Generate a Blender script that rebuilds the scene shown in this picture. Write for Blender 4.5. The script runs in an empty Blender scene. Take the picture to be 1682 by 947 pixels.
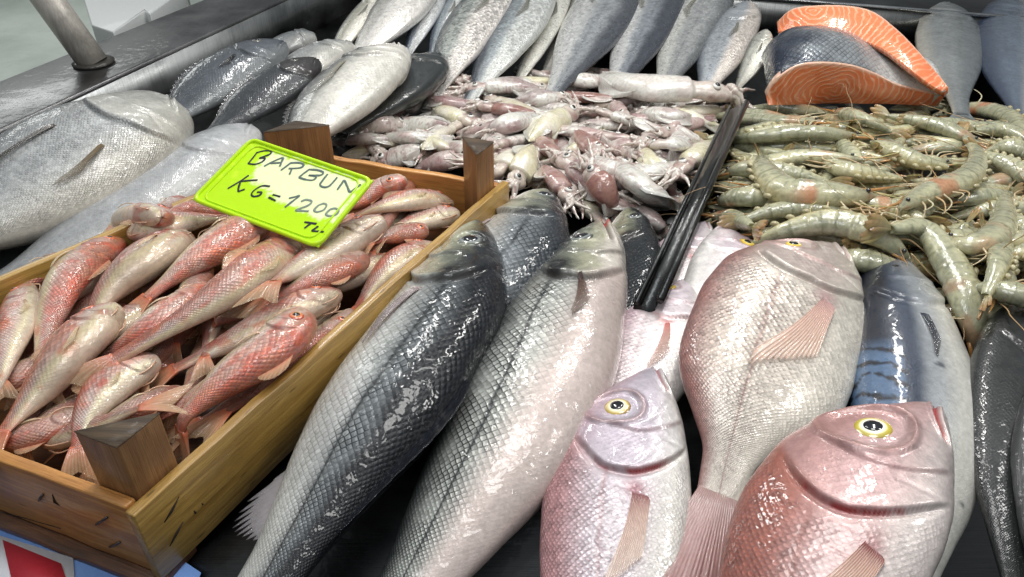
import bpy, math, random
import numpy as np

# ------------------------------------------------------------------ camera, world, lamps, exposure
S = bpy.context.scene
COL = S.collection
PITCH, CAMH, FPX = math.radians(36.0), 0.62, 1295.0
cd = bpy.data.cameras.new("camera"); cam = bpy.data.objects.new("camera", cd); COL.objects.link(cam)
cam.location = (0, 0, CAMH); cam.rotation_euler = (math.pi / 2 - PITCH, 0, 0)
cd.sensor_width = 36.0; cd.lens = 36.0 * FPX / 1682.0; cd.clip_start = 0.01; cd.clip_end = 100
S.camera = cam
S.view_settings.view_transform = 'Standard'; S.view_settings.look = 'None'
S.view_settings.exposure = 0.0; S.view_settings.gamma = 1.0

w = bpy.data.worlds.new("World"); S.world = w; w.use_nodes = True
_nt = w.node_tree; _bg = _nt.nodes["Background"]
_tc = _nt.nodes.new("ShaderNodeTexCoord"); _sx = _nt.nodes.new("ShaderNodeSeparateXYZ")
_cr = _nt.nodes.new("ShaderNodeValToRGB")
_nt.links.new(_tc.outputs["Generated"], _sx.inputs[0]); _nt.links.new(_sx.outputs["Z"], _cr.inputs[0])
_cr.color_ramp.elements[0].position = 0.0; _cr.color_ramp.elements[0].color = (0.10, 0.11, 0.12, 1)
_cr.color_ramp.elements[1].position = 0.9; _cr.color_ramp.elements[1].color = (0.62, 0.66, 0.68, 1)
_nt.links.new(_cr.outputs[0], _bg.inputs["Color"]); _bg.inputs["Strength"].default_value = 0.66


def lamp(loc, size, power, color=(1, 1, 1), target=None, size_y=None):
    d = bpy.data.lights.new("stall_or_fill_lamp", 'AREA'); d.size = size; d.energy = power; d.color = color
    if size_y: d.shape = 'RECTANGLE'; d.size_y = size_y
    o = bpy.data.objects.new("stall_or_fill_lamp", d); COL.objects.link(o); o.location = loc
    if target is not None:
        from mathutils import Vector
        o.rotation_euler = (Vector(target) - Vector(loc)).to_track_quat('-Z', 'Y').to_euler()
    return o


lamp((0.15, 1.0, 1.9), 0.6, 14.5, (1, 0.985, 0.96), (0.1, 0.9, 0))            # large soft lamp high over the stall
lamp((0.55, 1.45, 1.15), 0.08, 7, (1, 0.98, 0.94), (0.25, 0.7, 0), 0.6)     # hanging tube lamps
lamp((-0.35, 1.75, 1.2), 0.08, 6, (1, 0.98, 0.95), (-0.2, 1.0, 0), 0.6)
lamp((1.0, 0.7, 1.15), 0.14, 3.5, (1, 0.98, 0.95), (0.4, 0.6, 0), 0.3)
lamp((-2.6, 3.6, 1.3), 1.4, 30, (0.97, 1, 0.97), (-2.6, 3.6, 0))                 # unseen lamp added to brighten the floor beside the stall
lamp((-0.5, 0.2, 1.5), 0.5, 5, (0.95, 0.98, 1), (0, 0.9, 0))
# ------------------------------------------------------------------ helpers
CP, SP_ = math.cos(PITCH), math.sin(PITCH)
FWD = np.array([0, CP, -SP_]); UPC = np.array([0, SP_, CP]); RT = np.array([1.0, 0, 0]); EYE = np.array([0, 0, CAMH])


def at(x, y, z):
    """photo pixel + real height above the counter -> world point"""
    d = FWD + RT * (x - 841) / FPX - UPC * (y - 473.5) / FPX
    return EYE + d * (z - CAMH) / d[2]


def project(p):
    v = np.asarray(p, float) - EYE; d = v @ FWD
    return 841 + FPX * (v @ RT) / d, 473.5 - FPX * (v @ UPC) / d


def slant(x, y, z):
    return float(np.dot(at(x, y, z) - EYE, FWD))


def lin(r, g=None, b=None):
    if g is None: g = b = r
    v = np.array([r, g, b], float) / 255.0
    return np.where(v <= 0.04045, v / 12.92, ((v + 0.055) / 1.055) ** 2.4)


def sst(a, b, x):
    t = np.clip((x - a) / (b - a), 0, 1)
    return t * t * (3 - 2 * t)


def mixc(a, b, t):
    t = np.asarray(t, float)[..., None]
    return a * (1 - t) + b * t


def _hash(ix, iy, iz, seed):
    n = (ix * 374761393 + iy * 668265263 + iz * 2147483647 + seed * 1274126177) & 0xFFFFFFFF
    n = ((n ^ (n >> 13)) * 1274126177) & 0xFFFFFFFF
    n = ((n ^ (n >> 16)) * 2246822519) & 0xFFFFFFFF
    return ((n ^ (n >> 15)) & 0xFFFFFF) / float(0xFFFFFF)


def vnoise(P, scale, seed=0):
    P = np.asarray(P, float) * scale + 1000.0
    i = np.floor(P).astype(np.int64); f = P - i; f = f * f * (3 - 2 * f)
    x, y, z = i[..., 0], i[..., 1], i[..., 2]
    r = 0
    for dx in (0, 1):
        for dy in (0, 1):
            for dz in (0, 1):
                wgt = (f[..., 0] if dx else 1 - f[..., 0]) * (f[..., 1] if dy else 1 - f[..., 1]) * (f[..., 2] if dz else 1 - f[..., 2])
                r = r + wgt * _hash(x + dx, y + dy, z + dz, seed)
    return r


def fbm(P, scale, seed=0, oct=4):
    r, a, t = 0, 0.5, 0
    for k in range(oct):
        r = r + a * vnoise(P, scale * 2 ** k, seed + k * 17); t += a; a *= 0.5
    return r / t


def pchip(xk, yk, x):
    xk = np.asarray(xk, float); yk = np.asarray(yk, float)
    h = np.diff(xk); d = np.diff(yk) / h; m = np.zeros_like(yk)
    m[0], m[-1] = d[0], d[-1]
    for i in range(1, len(xk) - 1):
        if d[i - 1] * d[i] > 0:
            w1, w2 = 2 * h[i] + h[i - 1], h[i] + 2 * h[i - 1]
            m[i] = (w1 + w2) / (w1 / d[i - 1] + w2 / d[i])
    j = np.clip(np.searchsorted(xk, x) - 1, 0, len(h) - 1)
    t = (x - xk[j]) / h[j]
    return ((1 + 2 * t) * (1 - t) ** 2 * yk[j] + t * (1 - t) ** 2 * h[j] * m[j] + t * t * (3 - 2 * t) * yk[j + 1] + t * t * (t - 1) * h[j] * m[j + 1])


def spline(P, n, u=None):
    """smooth curve through points, sampled at arc-length fractions u"""
    P = np.asarray(P, float)
    if len(P) == 2: P = np.array([P[0], (P[0] * 2 + P[1]) / 3, (P[0] + 2 * P[1]) / 3, P[1]])
    Q = np.vstack([2 * P[0] - P[1], P, 2 * P[-1] - P[-2]])
    out = []
    for i in range(1, len(Q) - 2):
        t = np.linspace(0, 1, 24, endpoint=False)[:, None]
        a, b, c, d = Q[i - 1], Q[i], Q[i + 1], Q[i + 2]
        out.append(0.5 * (2 * b + (c - a) * t + (2 * a - 5 * b + 4 * c - d) * t ** 2 + (3 * b - a - 3 * c + d) * t ** 3))
    out.append(P[-1:])
    R = np.vstack(out)
    s = np.concatenate([[0], np.cumsum(np.linalg.norm(np.diff(R, axis=0), axis=1))])
    if u is None: u = np.linspace(0, 1, n)
    return np.stack([np.interp(u * s[-1], s, R[:, k]) for k in range(3)], 1), s[-1]


def unit(v):
    return v / (np.linalg.norm(v, axis=-1, keepdims=True) + 1e-12)


def frames(C, side=1, roll=0.0, up=(0, 0, 1)):
    T = unit(np.gradient(C, axis=0))
    N = np.tile(np.array(up, float), (len(C), 1)); N = unit(N - (N * T).sum(1)[:, None] * T)
    B = side * np.cross(N, T)
    r = np.asarray(roll, float) * np.ones(len(C)); c, s = np.cos(r)[:, None], np.sin(r)[:, None]
    return T, N * c + B * s, B * c - N * s


def link_mesh(name, V, F, mat, parent=None, attrs=None, smooth=True, base=None):
    """one mesh object; V in world space, stored relative to its thing's base"""
    V = np.asarray(V, float)
    off = np.array(parent["_b"]) if parent is not None else (np.array(base) if base is not None else np.zeros(3))
    V = V - off
    me = bpy.data.meshes.new(name)
    me.vertices.add(len(V)); me.vertices.foreach_set("co", V.astype(np.float32).ravel())
    if isinstance(F, np.ndarray): cnt = np.full(len(F), F.shape[1]); idx = F.ravel()
    else:
        cnt = np.array([len(f) for f in F]); idx = np.concatenate([np.asarray(f) for f in F])
    me.loops.add(len(idx)); me.loops.foreach_set("vertex_index", idx.astype(np.int32))
    me.polygons.add(len(cnt))
    me.polygons.foreach_set("loop_start", np.concatenate([[0], np.cumsum(cnt)[:-1]]).astype(np.int32))
    me.update(calc_edges=True); me.validate()
    if smooth: me.polygons.foreach_set("use_smooth", np.ones(len(me.polygons), bool))
    for k, a in (attrs or {}).items():
        a = np.asarray(a, np.float32)
        if k == 'col':
            at_ = me.attributes.new(k, 'FLOAT_COLOR', 'POINT')
            at_.data.foreach_set("color", np.hstack([np.clip(a, 0, 1), np.ones((len(a), 1), np.float32)]).astype(np.float32).ravel())
        else:
            at_ = me.attributes.new(k, 'FLOAT_VECTOR', 'POINT'); at_.data.foreach_set("vector", a.ravel())
    if mat: me.materials.append(mat)
    o = bpy.data.objects.new(name, me); COL.objects.link(o)
    if parent is not None: o.parent = parent
    else: o.location = off
    o["_b"] = [float(x) for x in off]
    return o


def thing(name, label, cat, base, group=None, kind=None):
    o = bpy.data.objects.new(name, None); COL.objects.link(o); o.location = base; o.empty_display_size = 0.02
    o["_b"] = [float(x) for x in base]
    tag(o, label, cat, group, kind)
    return o


def tag(o, label, cat, group=None, kind=None):
    o["label"] = label; o["category"] = cat
    if group: o["group"] = group
    if kind: o["kind"] = kind


def gridF(nu, nv, closed=False, off=0):
    i, j = np.meshgrid(np.arange(nu - 1), np.arange(nv if closed else nv - 1), indexing='ij')
    j2 = (j + 1) % nv
    return (np.stack([i * nv + j, i * nv + j2, (i + 1) * nv + j2, (i + 1) * nv + j], -1).reshape(-1, 4)) + off


def tube(P, r, n=8, closed_ends=True):
    P = np.asarray(P, float); m = len(P)
    r = np.ones(m) * r
    T, N, B = frames(P, 1, 0, (0.13, 0.21, 0.96))
    a = np.linspace(0, 2 * np.pi, n, endpoint=False)
    V = P[:, None] + r[:, None, None] * (np.cos(a)[None, :, None] * N[:, None] + np.sin(a)[None, :, None] * B[:, None])
    V = V.reshape(-1, 3); F = [tuple(f) for f in gridF(m, n, True)]
    if closed_ends: F += [tuple(range(n))[::-1], tuple(range((m - 1) * n, m * n))]
    return V, F


def prism(poly, z0, z1):
    n = len(poly)
    V = [(x, y, z0) for x, y in poly] + [(x, y, z1) for x, y in poly]
    F = [tuple(range(n))[::-1], tuple(range(n, 2 * n))] + [(i, (i + 1) % n, n + (i + 1) % n, n + i) for i in range(n)]
    return np.array(V, float), F


def hexa(b, t):
    """box between a bottom quad and a top quad (each 4 points, same winding)"""
    return np.vstack([b, t]), [(3, 2, 1, 0), (4, 5, 6, 7), (0, 1, 5, 4), (1, 2, 6, 5), (2, 3, 7, 6), (3, 0, 4, 7)]


def bevel(o, wdt, seg=2):
    m = o.modifiers.new("bevel", 'BEVEL'); m.width = wdt; m.segments = seg; m.limit_method = 'ANGLE'; m.angle_limit = 0.7
    return o


# ------------------------------------------------------------------ materials
class NG:
    def __init__(s, name):
        s.m = bpy.data.materials.new(name); s.m.use_nodes = True; s.t = s.m.node_tree
        s.p = s.t.nodes["Principled BSDF"]
    def n(s, typ, **kw):
        x = s.t.nodes.new("ShaderNode" + typ)
        for k, v in kw.items(): setattr(x, k, v)
        return x
    def set(s, x, k, v):
        if isinstance(v, bpy.types.NodeSocket): s.t.links.new(v, x.inputs[k])
        elif v is not None:
            x.inputs[k].default_value = (*v, 1) if hasattr(v, '__len__') and len(v) == 3 and x.inputs[k].type == 'RGBA' else v
        return x
    def math(s, op, a, b=None, c=None):
        x = s.n("Math", operation=op)
        for i, v in enumerate((a, b, c)): s.set(x, i, v)
        return x.outputs[0]
    def attr(s, name, out="Vector"): return s.n("Attribute", attribute_name=name).outputs[out]
    def sep(s, v):
        x = s.n("SeparateXYZ"); s.set(x, 0, v); return x.outputs
    def mix(s, f, a, b, blend='MIX'):
        x = s.n("Mix", data_type='RGBA', blend_type=blend); s.set(x, 0, f); s.set(x, 6, a); s.set(x, 7, b); return x.outputs[2]
    def noise(s, v, scale, detail=3, rough=.5, out="Fac", dist=0):
        x = s.n("TexNoise"); s.set(x, "Vector", v); s.set(x, "Scale", scale); s.set(x, "Detail", detail); s.set(x, "Roughness", rough); s.set(x, "Distortion", dist)
        return x.outputs[out]
    def ramp(s, f, a, b, lo=0., hi=1.):
        x = s.n("MapRange", interpolation_type='SMOOTHSTEP'); s.set(x, 0, f); s.set(x, 1, a); s.set(x, 2, b); s.set(x, 3, lo); s.set(x, 4, hi); return x.outputs[0]
    def bump(s, h, dist, strength=1., normal=None):
        x = s.n("Bump"); s.set(x, "Height", h); s.set(x, "Distance", dist); s.set(x, "Strength", strength)
        if normal: s.set(x, "Normal", normal)
        return x.outputs[0]
    def mapping(s, v, scale=(1, 1, 1), rot=(0, 0, 0)):
        x = s.n("Mapping"); s.set(x, 0, v); x.inputs["Scale"].default_value = scale; x.inputs["Rotation"].default_value = rot; return x.outputs[0]
    def P(s, **kw):
        for k, v in kw.items(): s.set(s.p, k.replace("_", " "), v)
        return s.m


def skin(name, bump=0.0005, rough=0.36, dark=(0.02, 0.022, 0.025), coat=0.9, jitter=0.12, sheen=0.22, wet=0.0012, wetscale=70, sub=0.0, linew=0.16, fine=0.0003, stretch=1.0, cres=0.0, glit=.45, spec=.4, coatb=.3, patchlo=.3):
    g = NG(name)
    col = g.attr('col', "Color"); sc = g.attr('sc'); mk = g.sep(g.attr('msk'))
    oc = g.n("TexCoord").outputs["Object"]
    mp = g.mapping(sc, (1.0, stretch, 1), (0, 0, math.pi / 4))
    v1 = g.n("TexVoronoi", voronoi_dimensions='2D', feature='F1'); g.set(v1, "Vector", mp); g.set(v1, "Scale", 1.0); g.set(v1, "Randomness", jitter)
    v2 = g.n("TexVoronoi", voronoi_dimensions='2D', feature='DISTANCE_TO_EDGE'); g.set(v2, "Vector", mp); g.set(v2, "Scale", 1.0); g.set(v2, "Randomness", jitter)
    # dark edge of every scale
    line = g.ramp(v2.outputs["Distance"], 0.02, linew, 1., 0.)
    dv = g.n("VectorMath", operation='SUBTRACT'); g.set(dv, 0, mp); g.set(dv, 1, v1.outputs["Position"])
    dd = g.sep(dv.outputs[0]); along = g.math('MULTIPLY', g.math('ADD', dd[0], dd[1]), .707)
    if cres: line = g.math('MAXIMUM', g.math('MULTIPLY', line, 1 - cres), g.math('MULTIPLY', g.ramp(along, .16, .42), cres))
    patch = g.ramp(g.noise(oc, 30, 4, .6), 0.34, 0.6, patchlo, 1.1)
    net = g.math('MULTIPLY', g.math('MULTIPLY', line, mk[0]), patch)
    rnd = g.sep(v1.outputs["Color"])[0]
    val = g.math('MULTIPLY_ADD', g.math('SUBTRACT', rnd, .5), g.math('MULTIPLY', mk[0], glit), 1.0)  # sparkle painted into the base colour: random brightness per scale
    mott = g.ramp(g.noise(oc, 160, 4, .65), 0.25, 0.75, 0.86, 1.12)
    v3 = g.n("VectorMath", operation='SCALE'); g.set(v3, 0, col); g.set(v3, "Scale", g.math('MULTIPLY', val, mott))
    base = g.mix(net, v3.outputs[0], dark)
    dome = g.math('SUBTRACT', 1., g.math('MULTIPLY', v1.outputs["Distance"], 1.3))
    hgt = g.math('MULTIPLY', g.math('ADD', g.math('MULTIPLY_ADD', along, .9, dome), g.math('MULTIPLY', rnd, .45)), g.math('MINIMUM', g.math('MULTIPLY', mk[2], 1.0), 1.0))
    b1 = g.bump(g.noise(oc, 420, 3, .6), fine, 1.0)
    b2 = g.bump(hgt, bump, 1.0, b1)
    b3 = g.bump(g.noise(oc, wetscale, 2, .5, dist=.6), wet, 1.0, g.bump(hgt, bump * coatb, 1.0))
    rg = g.math('ADD', g.ramp(g.noise(oc, 90, 3), .3, .7, rough - .07, rough + .1), g.math('MULTIPLY', rnd, .08))
    m = g.P(Base_Color=base, Metallic=g.math('MULTIPLY', mk[1], 1.0), Roughness=rg, Normal=b2, Coat_Weight=coat, Coat_Roughness=0.06, Coat_IOR=1.38, Coat_Normal=b3, Specular_IOR_Level=spec)
    if sub: g.P(Subsurface_Weight=sub, Subsurface_Radius=(1., .5, .35), Subsurface_Scale=.006)
    return m


def flesh(name, rough=.3, coat=.8, sub=.25, wet=.0012, wetscale=110, radius=(1, .8, .6), alpha=None, trans=0, mott=.1, fine=.0002):
    """wet soft animal surface coloured by its own 'col'"""
    g = NG(name); oc = g.n("TexCoord").outputs["Object"]
    v3 = g.n("VectorMath", operation='SCALE'); g.set(v3, 0, g.attr('col', "Color"))
    g.set(v3, "Scale", g.ramp(g.noise(oc, 200, 4, .65), .25, .75, 1 - mott, 1 + mott))
    g.P(Base_Color=v3.outputs[0], Roughness=rough, Coat_Weight=coat, Coat_Roughness=.05, Normal=g.bump(g.noise(oc, 500, 3), fine),
        Coat_Normal=g.bump(g.noise(oc, wetscale, 2, dist=.5), wet), Subsurface_Weight=sub, Subsurface_Radius=radius, Subsurface_Scale=.006)
    if alpha is not None: g.P(Alpha=alpha)
    if trans: g.P(Transmission_Weight=trans, IOR=1.36)
    return g.m


def steel(name, base=(.32, .33, .34), rough=.28, scratch=(3, 120, 3), metal=1.0, wet=.0):
    g = NG(name); oc = g.n("TexCoord").outputs["Object"]
    st = g.noise(g.mapping(oc, scratch), 6, 4, .6)
    bl = g.noise(oc, 7, 4, .6)
    c = g.mix(g.ramp(bl, .35, .7), tuple(x * .55 for x in base), base)
    g.P(Base_Color=g.mix(g.ramp(st, .3, .7, 0, .35), c, tuple(x * 1.35 for x in base)), Metallic=metal, Roughness=g.ramp(bl, .3, .7, rough - .1, rough + .14),
        Normal=g.bump(st, .0004, .6), Coat_Weight=wet, Coat_Roughness=.05, Coat_Normal=g.bump(g.noise(oc, 26, 3), .004))
    return g.m


def wood(name, light, dark, axis_rot=0.0, rough=.42, coat=.25, grain=1.0):
    """grain runs along the object's 'sc' s axis"""
    g = NG(name); sc = g.attr('sc'); 
    n1 = g.noise(g.mapping(sc, (3, 60, 60)), 1.6, 5, .6, dist=.8)
    n2 = g.noise(g.mapping(sc, (10, 420, 420)), 1.4, 4, .7)
    blot = g.noise(g.mapping(sc, (9, 16, 16)), 1.3, 4, .6)
    c = g.mix(g.ramp(n1, .32, .68), dark, light)
    c = g.mix(g.ramp(n2, .45, .75, 0, .55 * grain), c, tuple(x * .45 for x in dark))
    c = g.mix(g.ramp(blot, .42, .75, 0, .6), c, tuple(x * .6 for x in dark))
    sp = g.n("TexVoronoi", feature='F1'); g.set(sp, "Vector", g.mapping(sc, (14, 70, 70))); g.set(sp, "Scale", 1.)
    c = g.mix(g.ramp(sp.outputs["Distance"], .03, .12, .8, 0), c, tuple(x * .25 for x in dark))
    g.P(Base_Color=c, Roughness=g.ramp(blot, .3, .7, rough - .08, rough + .15), Coat_Weight=coat, Coat_Roughness=.18,
        Normal=g.bump(n2, .0007, .9, g.bump(n1, .0008)))
    return g.m


def plain(name, col, rough=.4, metal=0., coat=0., nscale=60, var=.15, bmp=.0003):
    g = NG(name); oc = g.n("TexCoord").outputs["Object"]; n = g.noise(oc, nscale, 4, .6)
    g.P(Base_Color=g.mix(n, tuple(x * (1 - var) for x in col), tuple(min(1, x * (1 + var)) for x in col)), Roughness=rough, Metallic=metal, Coat_Weight=coat, Coat_Roughness=.04, Normal=g.bump(n, bmp))
    return g.m
# ------------------------------------------------------------------ fish
PROF = {
 'bass': dict(u=[0, .02, .06, .12, .2, .3, .4, .5, .6, .7, .8, .9, 1], top=[.03, .09, .17, .26, .36, .45, .5, .5, .46, .38, .28, .19, .17],
              bot=[.04, .12, .2, .28, .36, .43, .48, .5, .48, .41, .3, .2, .18], w=[.1, .3, .5, .7, .86, .97, 1, 1, .93, .76, .5, .28, .13], op=.29),
 'bream': dict(u=[0, .02, .06, .12, .2, .3, .4, .5, .6, .7, .8, .9, 1], top=[.05, .095, .185, .315, .45, .535, .54, .5, .43, .33, .21, .125, .12],
              bot=[.05, .10, .165, .25, .345, .43, .46, .46, .42, .33, .2, .12, .115], w=[.1, .35, .58, .8, .96, 1, .98, .9, .78, .6, .4, .22, .12], op=.31),
 'mullet': dict(u=[0, .02, .06, .12, .2, .3, .4, .5, .6, .7, .8, .9, 1], top=[.05, .22, .36, .45, .49, .5, .48, .43, .36, .28, .21, .16, .14],
              bot=[.08, .16, .24, .32, .4, .46, .48, .46, .40, .31, .22, .16, .14], w=[.2, .5, .72, .88, .98, 1, .98, .92, .82, .66, .46, .28, .16], op=.27),
 'bonito': dict(u=[0, .02, .06, .12, .2, .3, .4, .5, .6, .7, .8, .9, 1], top=[.04, .13, .22, .32, .41, .48, .5, .49, .45, .36, .24, .12, .06],
              bot=[.04, .12, .22, .32, .41, .47, .5, .5, .46, .37, .24, .12, .06], w=[.1, .32, .55, .76, .92, 1, 1, .97, .86, .66, .42, .2, .1], op=.27),
 'meagre': dict(u=[0, .02, .06, .12, .2, .3, .4, .5, .6, .7, .8, .9, 1], top=[.1, .22, .3, .36, .43, .5, .53, .52, .46, .37, .26, .17, .14],
              bot=[.12, .22, .3, .36, .42, .46, .48, .47, .43, .35, .25, .17, .14], w=[.25, .5, .66, .8, .92, 1, 1, .95, .83, .66, .44, .24, .12], op=.28),
 'porgy': dict(u=[0, .02, .06, .12, .2, .3, .4, .5, .6, .7, .8, .9, 1], top=[.06, .16, .27, .38, .46, .51, .52, .5, .44, .35, .23, .13, .1],
              bot=[.06, .16, .25, .34, .42, .47, .49, .48, .43, .35, .23, .13, .1], w=[.2, .45, .64, .82, .95, 1, .98, .92, .8, .62, .4, .22, .12], op=.28),
}


class Body:
    def __init__(s, kind, C, L, D, W, side, roll, nu, nth, up=(0, 0, 1), rows=20, headfx=1.0, op=None, mouth=True, groove=1.0, seed=0, eyes=(), mo=(-.05, -.5, .095), fat=None):
        pr = PROF[kind]; s.op = op or pr['op']; s.L, s.D, s.W, s.seed = L, D, W, seed
        t = np.linspace(0, 1, nu); s.u = u = 0.55 * t ** 1.7 + 0.45 * t
        s.u = u = u / u[-1]
        Cs, _ = spline(C, nu, u); s.C = Cs
        s.T, s.N, s.B = frames(Cs, side, roll, up)
        top, bot, w = (pchip(pr['u'], pr[k], u) for k in ('top', 'bot', 'w'))
        if fat: k_ = 1 + fat * np.exp(-((u - .74) / .17) ** 2); top, bot, w = top * k_, bot * k_, w * k_
        # rounded snout
        cap = np.sqrt(np.clip(u / 0.009, 0, 1)); top, bot, w = top * cap, bot * cap, w * cap
        s.top, s.bot, s.hw = top * D, bot * D, w * W * .5
        th = np.linspace(0, 2 * np.pi, nth, endpoint=False); s.th = th
        h = np.cos(th); sn = np.sin(th)
        hh = np.where(h > 0, h, h)
        y = np.where(h[None] > 0, s.top[:, None] * h[None], s.bot[:, None] * h[None])
        z = s.hw[:, None] * np.sign(sn)[None] * np.abs(sn)[None] ** .92
        s.V0 = Cs[:, None] + s.B[:, None] * y[..., None] + s.N[:, None] * z[..., None]
        s.U = np.repeat(u[:, None], nth, 1); s.H = np.repeat(hh[None], nu, 0); s.SN = np.repeat(sn[None], nu, 0)
        s.local = np.stack([s.U * L, y, z], -1)
        s.disp = np.zeros_like(s.U)
        flank = np.abs(s.SN)
        s.uop = s.op * (1 - .34 * np.clip(s.H, -1, 1) ** 2 + .03 * s.H) + .012 * (vnoise(np.stack([s.H * 3 + seed, s.H * 0, s.H * 0], -1), 1.0, seed) - .5)
        A = groove * D
        g = lambda x, wd: np.exp(-(x / wd) ** 2)
        xo = s.U - s.uop; lip = np.exp(np.minimum(xo, 0) / .05) * (1 - sst(-.006, .013, xo)); msk = sst(-1.0, -.75, s.H) * (1 - sst(.55, .85, s.H)) * sst(.1, .5, flank)
        s.disp += .025 * A * lip * msk - .022 * A * g(s.U - s.uop - .010, .008) * msk
        up_ = s.uop * .70
        xp = s.U - up_; lip2 = np.exp(np.minimum(xp, 0) / .03) * (1 - sst(-.006, .013, xp))
        s.disp += .016 * A * lip2 * msk * (1 - sst(.25, .55, s.H))
        # folds of the gill membrane and cheek
        for kk, (fu, fh) in enumerate(((.86, -.55), (.93, -.2), (.55, -.35))):
            s.disp -= .007 * A * g(s.U - s.uop * fu - .03 * np.sin(s.H * 5 + kk), .006) * np.exp(-((s.H - fh) / .3) ** 2) * flank
        s.pre = g(s.U - up_ - .004, .006) * msk * (1 - sst(.25, .55, s.H))
        if mouth:
            tm = np.clip(s.U / mo[2], 0, 1); hm = mo[0] + mo[1] * tm
            dm = (s.H - hm) * (s.top[:, None] + s.bot[:, None]) * .5
            s.mouth = g(dm, .013 * D) * (1 - sst(mo[2] * .8, mo[2] * 1.05, s.U)) * sst(.0, .25, flank)
            s.disp -= .024 * A * s.mouth
            s.disp += .020 * A * (g(dm + .032 * D, .016 * D) + .8 * g(dm - .03 * D, .014 * D)) * (1 - sst(mo[2] * .8, mo[2] * 1.15, s.U)) * sst(.0, .3, flank)
        else: s.mouth = np.zeros_like(s.U)
        hd = 1 - sst(s.uop - .02, s.uop + .01, s.U); s.head = hd
        s.disp += headfx * .022 * A * (fbm(s.local * np.array([1., 2.2, 1]), 2.6 / D, 3 + seed, 3) - .5) * hd * sst(0, .1, s.U)
        s.disp += .035 * D * (fbm(s.local, 1.1 / D, 9 + seed, 2) - .5) * sst(.1, .3, s.U)
        # lateral line
        s.lat = g(s.H - (.30 - .16 * sst(.25, .75, s.U)), .03) * sst(s.op, s.op + .03, s.U)
        s.disp -= .002 * D * s.lat
        # scale coordinates
        hg = (top + bot) * .5; hg = np.maximum(hg / hg.max(), .33)
        sacc = np.concatenate([[0], np.cumsum(np.diff(u) * L / (hg[1:] * D * .5 * np.pi / 2) )])
        sc_t = np.where(th <= np.pi, th, th - 2 * np.pi) / np.pi * rows
        s.sc = np.stack([np.repeat((sacc * rows * .5)[:, None], nth, 1), np.repeat(sc_t[None], nu, 0), np.zeros_like(s.U)], -1)
        s.sock = np.zeros_like(s.U)
        for (ue, he, re) in eyes:
            i = int(np.interp(ue, u, np.arange(nu))); te = math.acos(he)
            dx = (s.U - ue) * L; hl = (s.top[i] + s.bot[i]) * .5
            dy = (s.H - he) * hl; d = np.hypot(dx, dy) / re; d = np.where(s.SN > 0, d, 9)
            s.disp += re * (.13 * g(d - 1.14, .13) - .10 * (1 - sst(.75, 1.1, d))); s.sock += g(d - 1.12, .16)
        s.finish()

    def finish(s):
        rd = unit(s.V0 - s.C[:, None] + 1e-9)
        nz = s.N[:, None] * np.sign(s.SN)[..., None] * np.abs(s.SN)[..., None] * 1.4 + rd * .6
        s.V = s.V0 + unit(nz) * s.disp[..., None]
        du = np.gradient(s.V, axis=0); dv = np.roll(s.V, -1, 1) - np.roll(s.V, 1, 1)
        n = unit(np.cross(dv, du)); out = (n * rd).sum(-1)
        n[out < 0] *= -1
        s.nrm = n

    def at(s, u, h=None, vis=1, th=None, off=0.):
        u = np.asarray(u, float)
        if th is None:
            th = np.arccos(np.clip(h, -1, 1))
            if vis < 0: th = 2 * np.pi - th
        fi = np.interp(u, s.u, np.arange(len(s.u))); fj = (np.asarray(th) / (2 * np.pi) * len(s.th)) % len(s.th)
        i0 = np.clip(np.floor(fi).astype(int), 0, len(s.u) - 2); a = (fi - i0)[..., None]
        j0 = np.floor(fj).astype(int) % len(s.th); b = (fj - np.floor(fj))[..., None]; j1 = (j0 + 1) % len(s.th)
        def bl(G): return (G[i0, j0] * (1 - a) + G[i0 + 1, j0] * a) * (1 - b) + (G[i0, j1] * (1 - a) + G[i0 + 1, j1] * a) * b
        n = unit(bl(s.nrm)); return bl(s.V) + n * np.asarray(off)[..., None] if np.ndim(off) else bl(s.V) + n * off, n

    def mesh(s, name, mat, parent, col, net, met, bmp=None):
        nu, nth = s.U.shape
        V = s.V.reshape(-1, 3); F = [tuple(f) for f in gridF(nu, nth, True)]
        F += [tuple(range(nth)), tuple(range((nu - 1) * nth, nu * nth))[::-1]]
        if bmp is None: bmp = net * 0 + 1
        sm = sst(-.99, -.88, s.H); net = net * sm; bmp = bmp * sm
        o = link_mesh(name, V, F, mat, parent, dict(col=col.reshape(-1, 3), sc=s.sc.reshape(-1, 3), msk=np.stack([net, met, bmp], -1).reshape(-1, 3)))
        return o


def sheet(name, P, N, th, mat, parent, col, msk=(0, 0, 0)):
    """solid thin sheet from a grid of points (fins)"""
    r, c, _ = P.shape
    th = np.asarray(th) * np.ones((r, c)); V = np.concatenate([(P + N * th[..., None] * .5).reshape(-1, 3), (P - N * th[..., None] * .5).reshape(-1, 3)])
    f1 = gridF(r, c); f2 = gridF(r, c)[:, ::-1] + r * c
    edge = [i for i in range(c)] + [i * c + c - 1 for i in range(1, r)] + [(r - 1) * c + c - 2 - i for i in range(c - 1)] + [(r - 2 - i) * c for i in range(r - 2)]
    e = np.array(edge); e2 = np.roll(e, -1)
    f3 = np.stack([e, e + r * c, e2 + r * c, e2], -1)
    C2 = np.concatenate([col.reshape(-1, 3)] * 2)
    return link_mesh(name, V, np.vstack([f1, f2, f3]), mat, parent, dict(col=C2, sc=np.concatenate([np.stack([np.repeat(np.linspace(0, 1, r)[:, None], c, 1), np.zeros((r, c)), np.zeros((r, c))], -1).reshape(-1, 3)] * 2), msk=np.tile(np.array(msk, float), (len(V), 1))))


def ray_cols(c, rays, rng):
    t = np.linspace(0, 1, c); return .5 + .5 * np.cos(2 * np.pi * rays * t)


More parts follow.
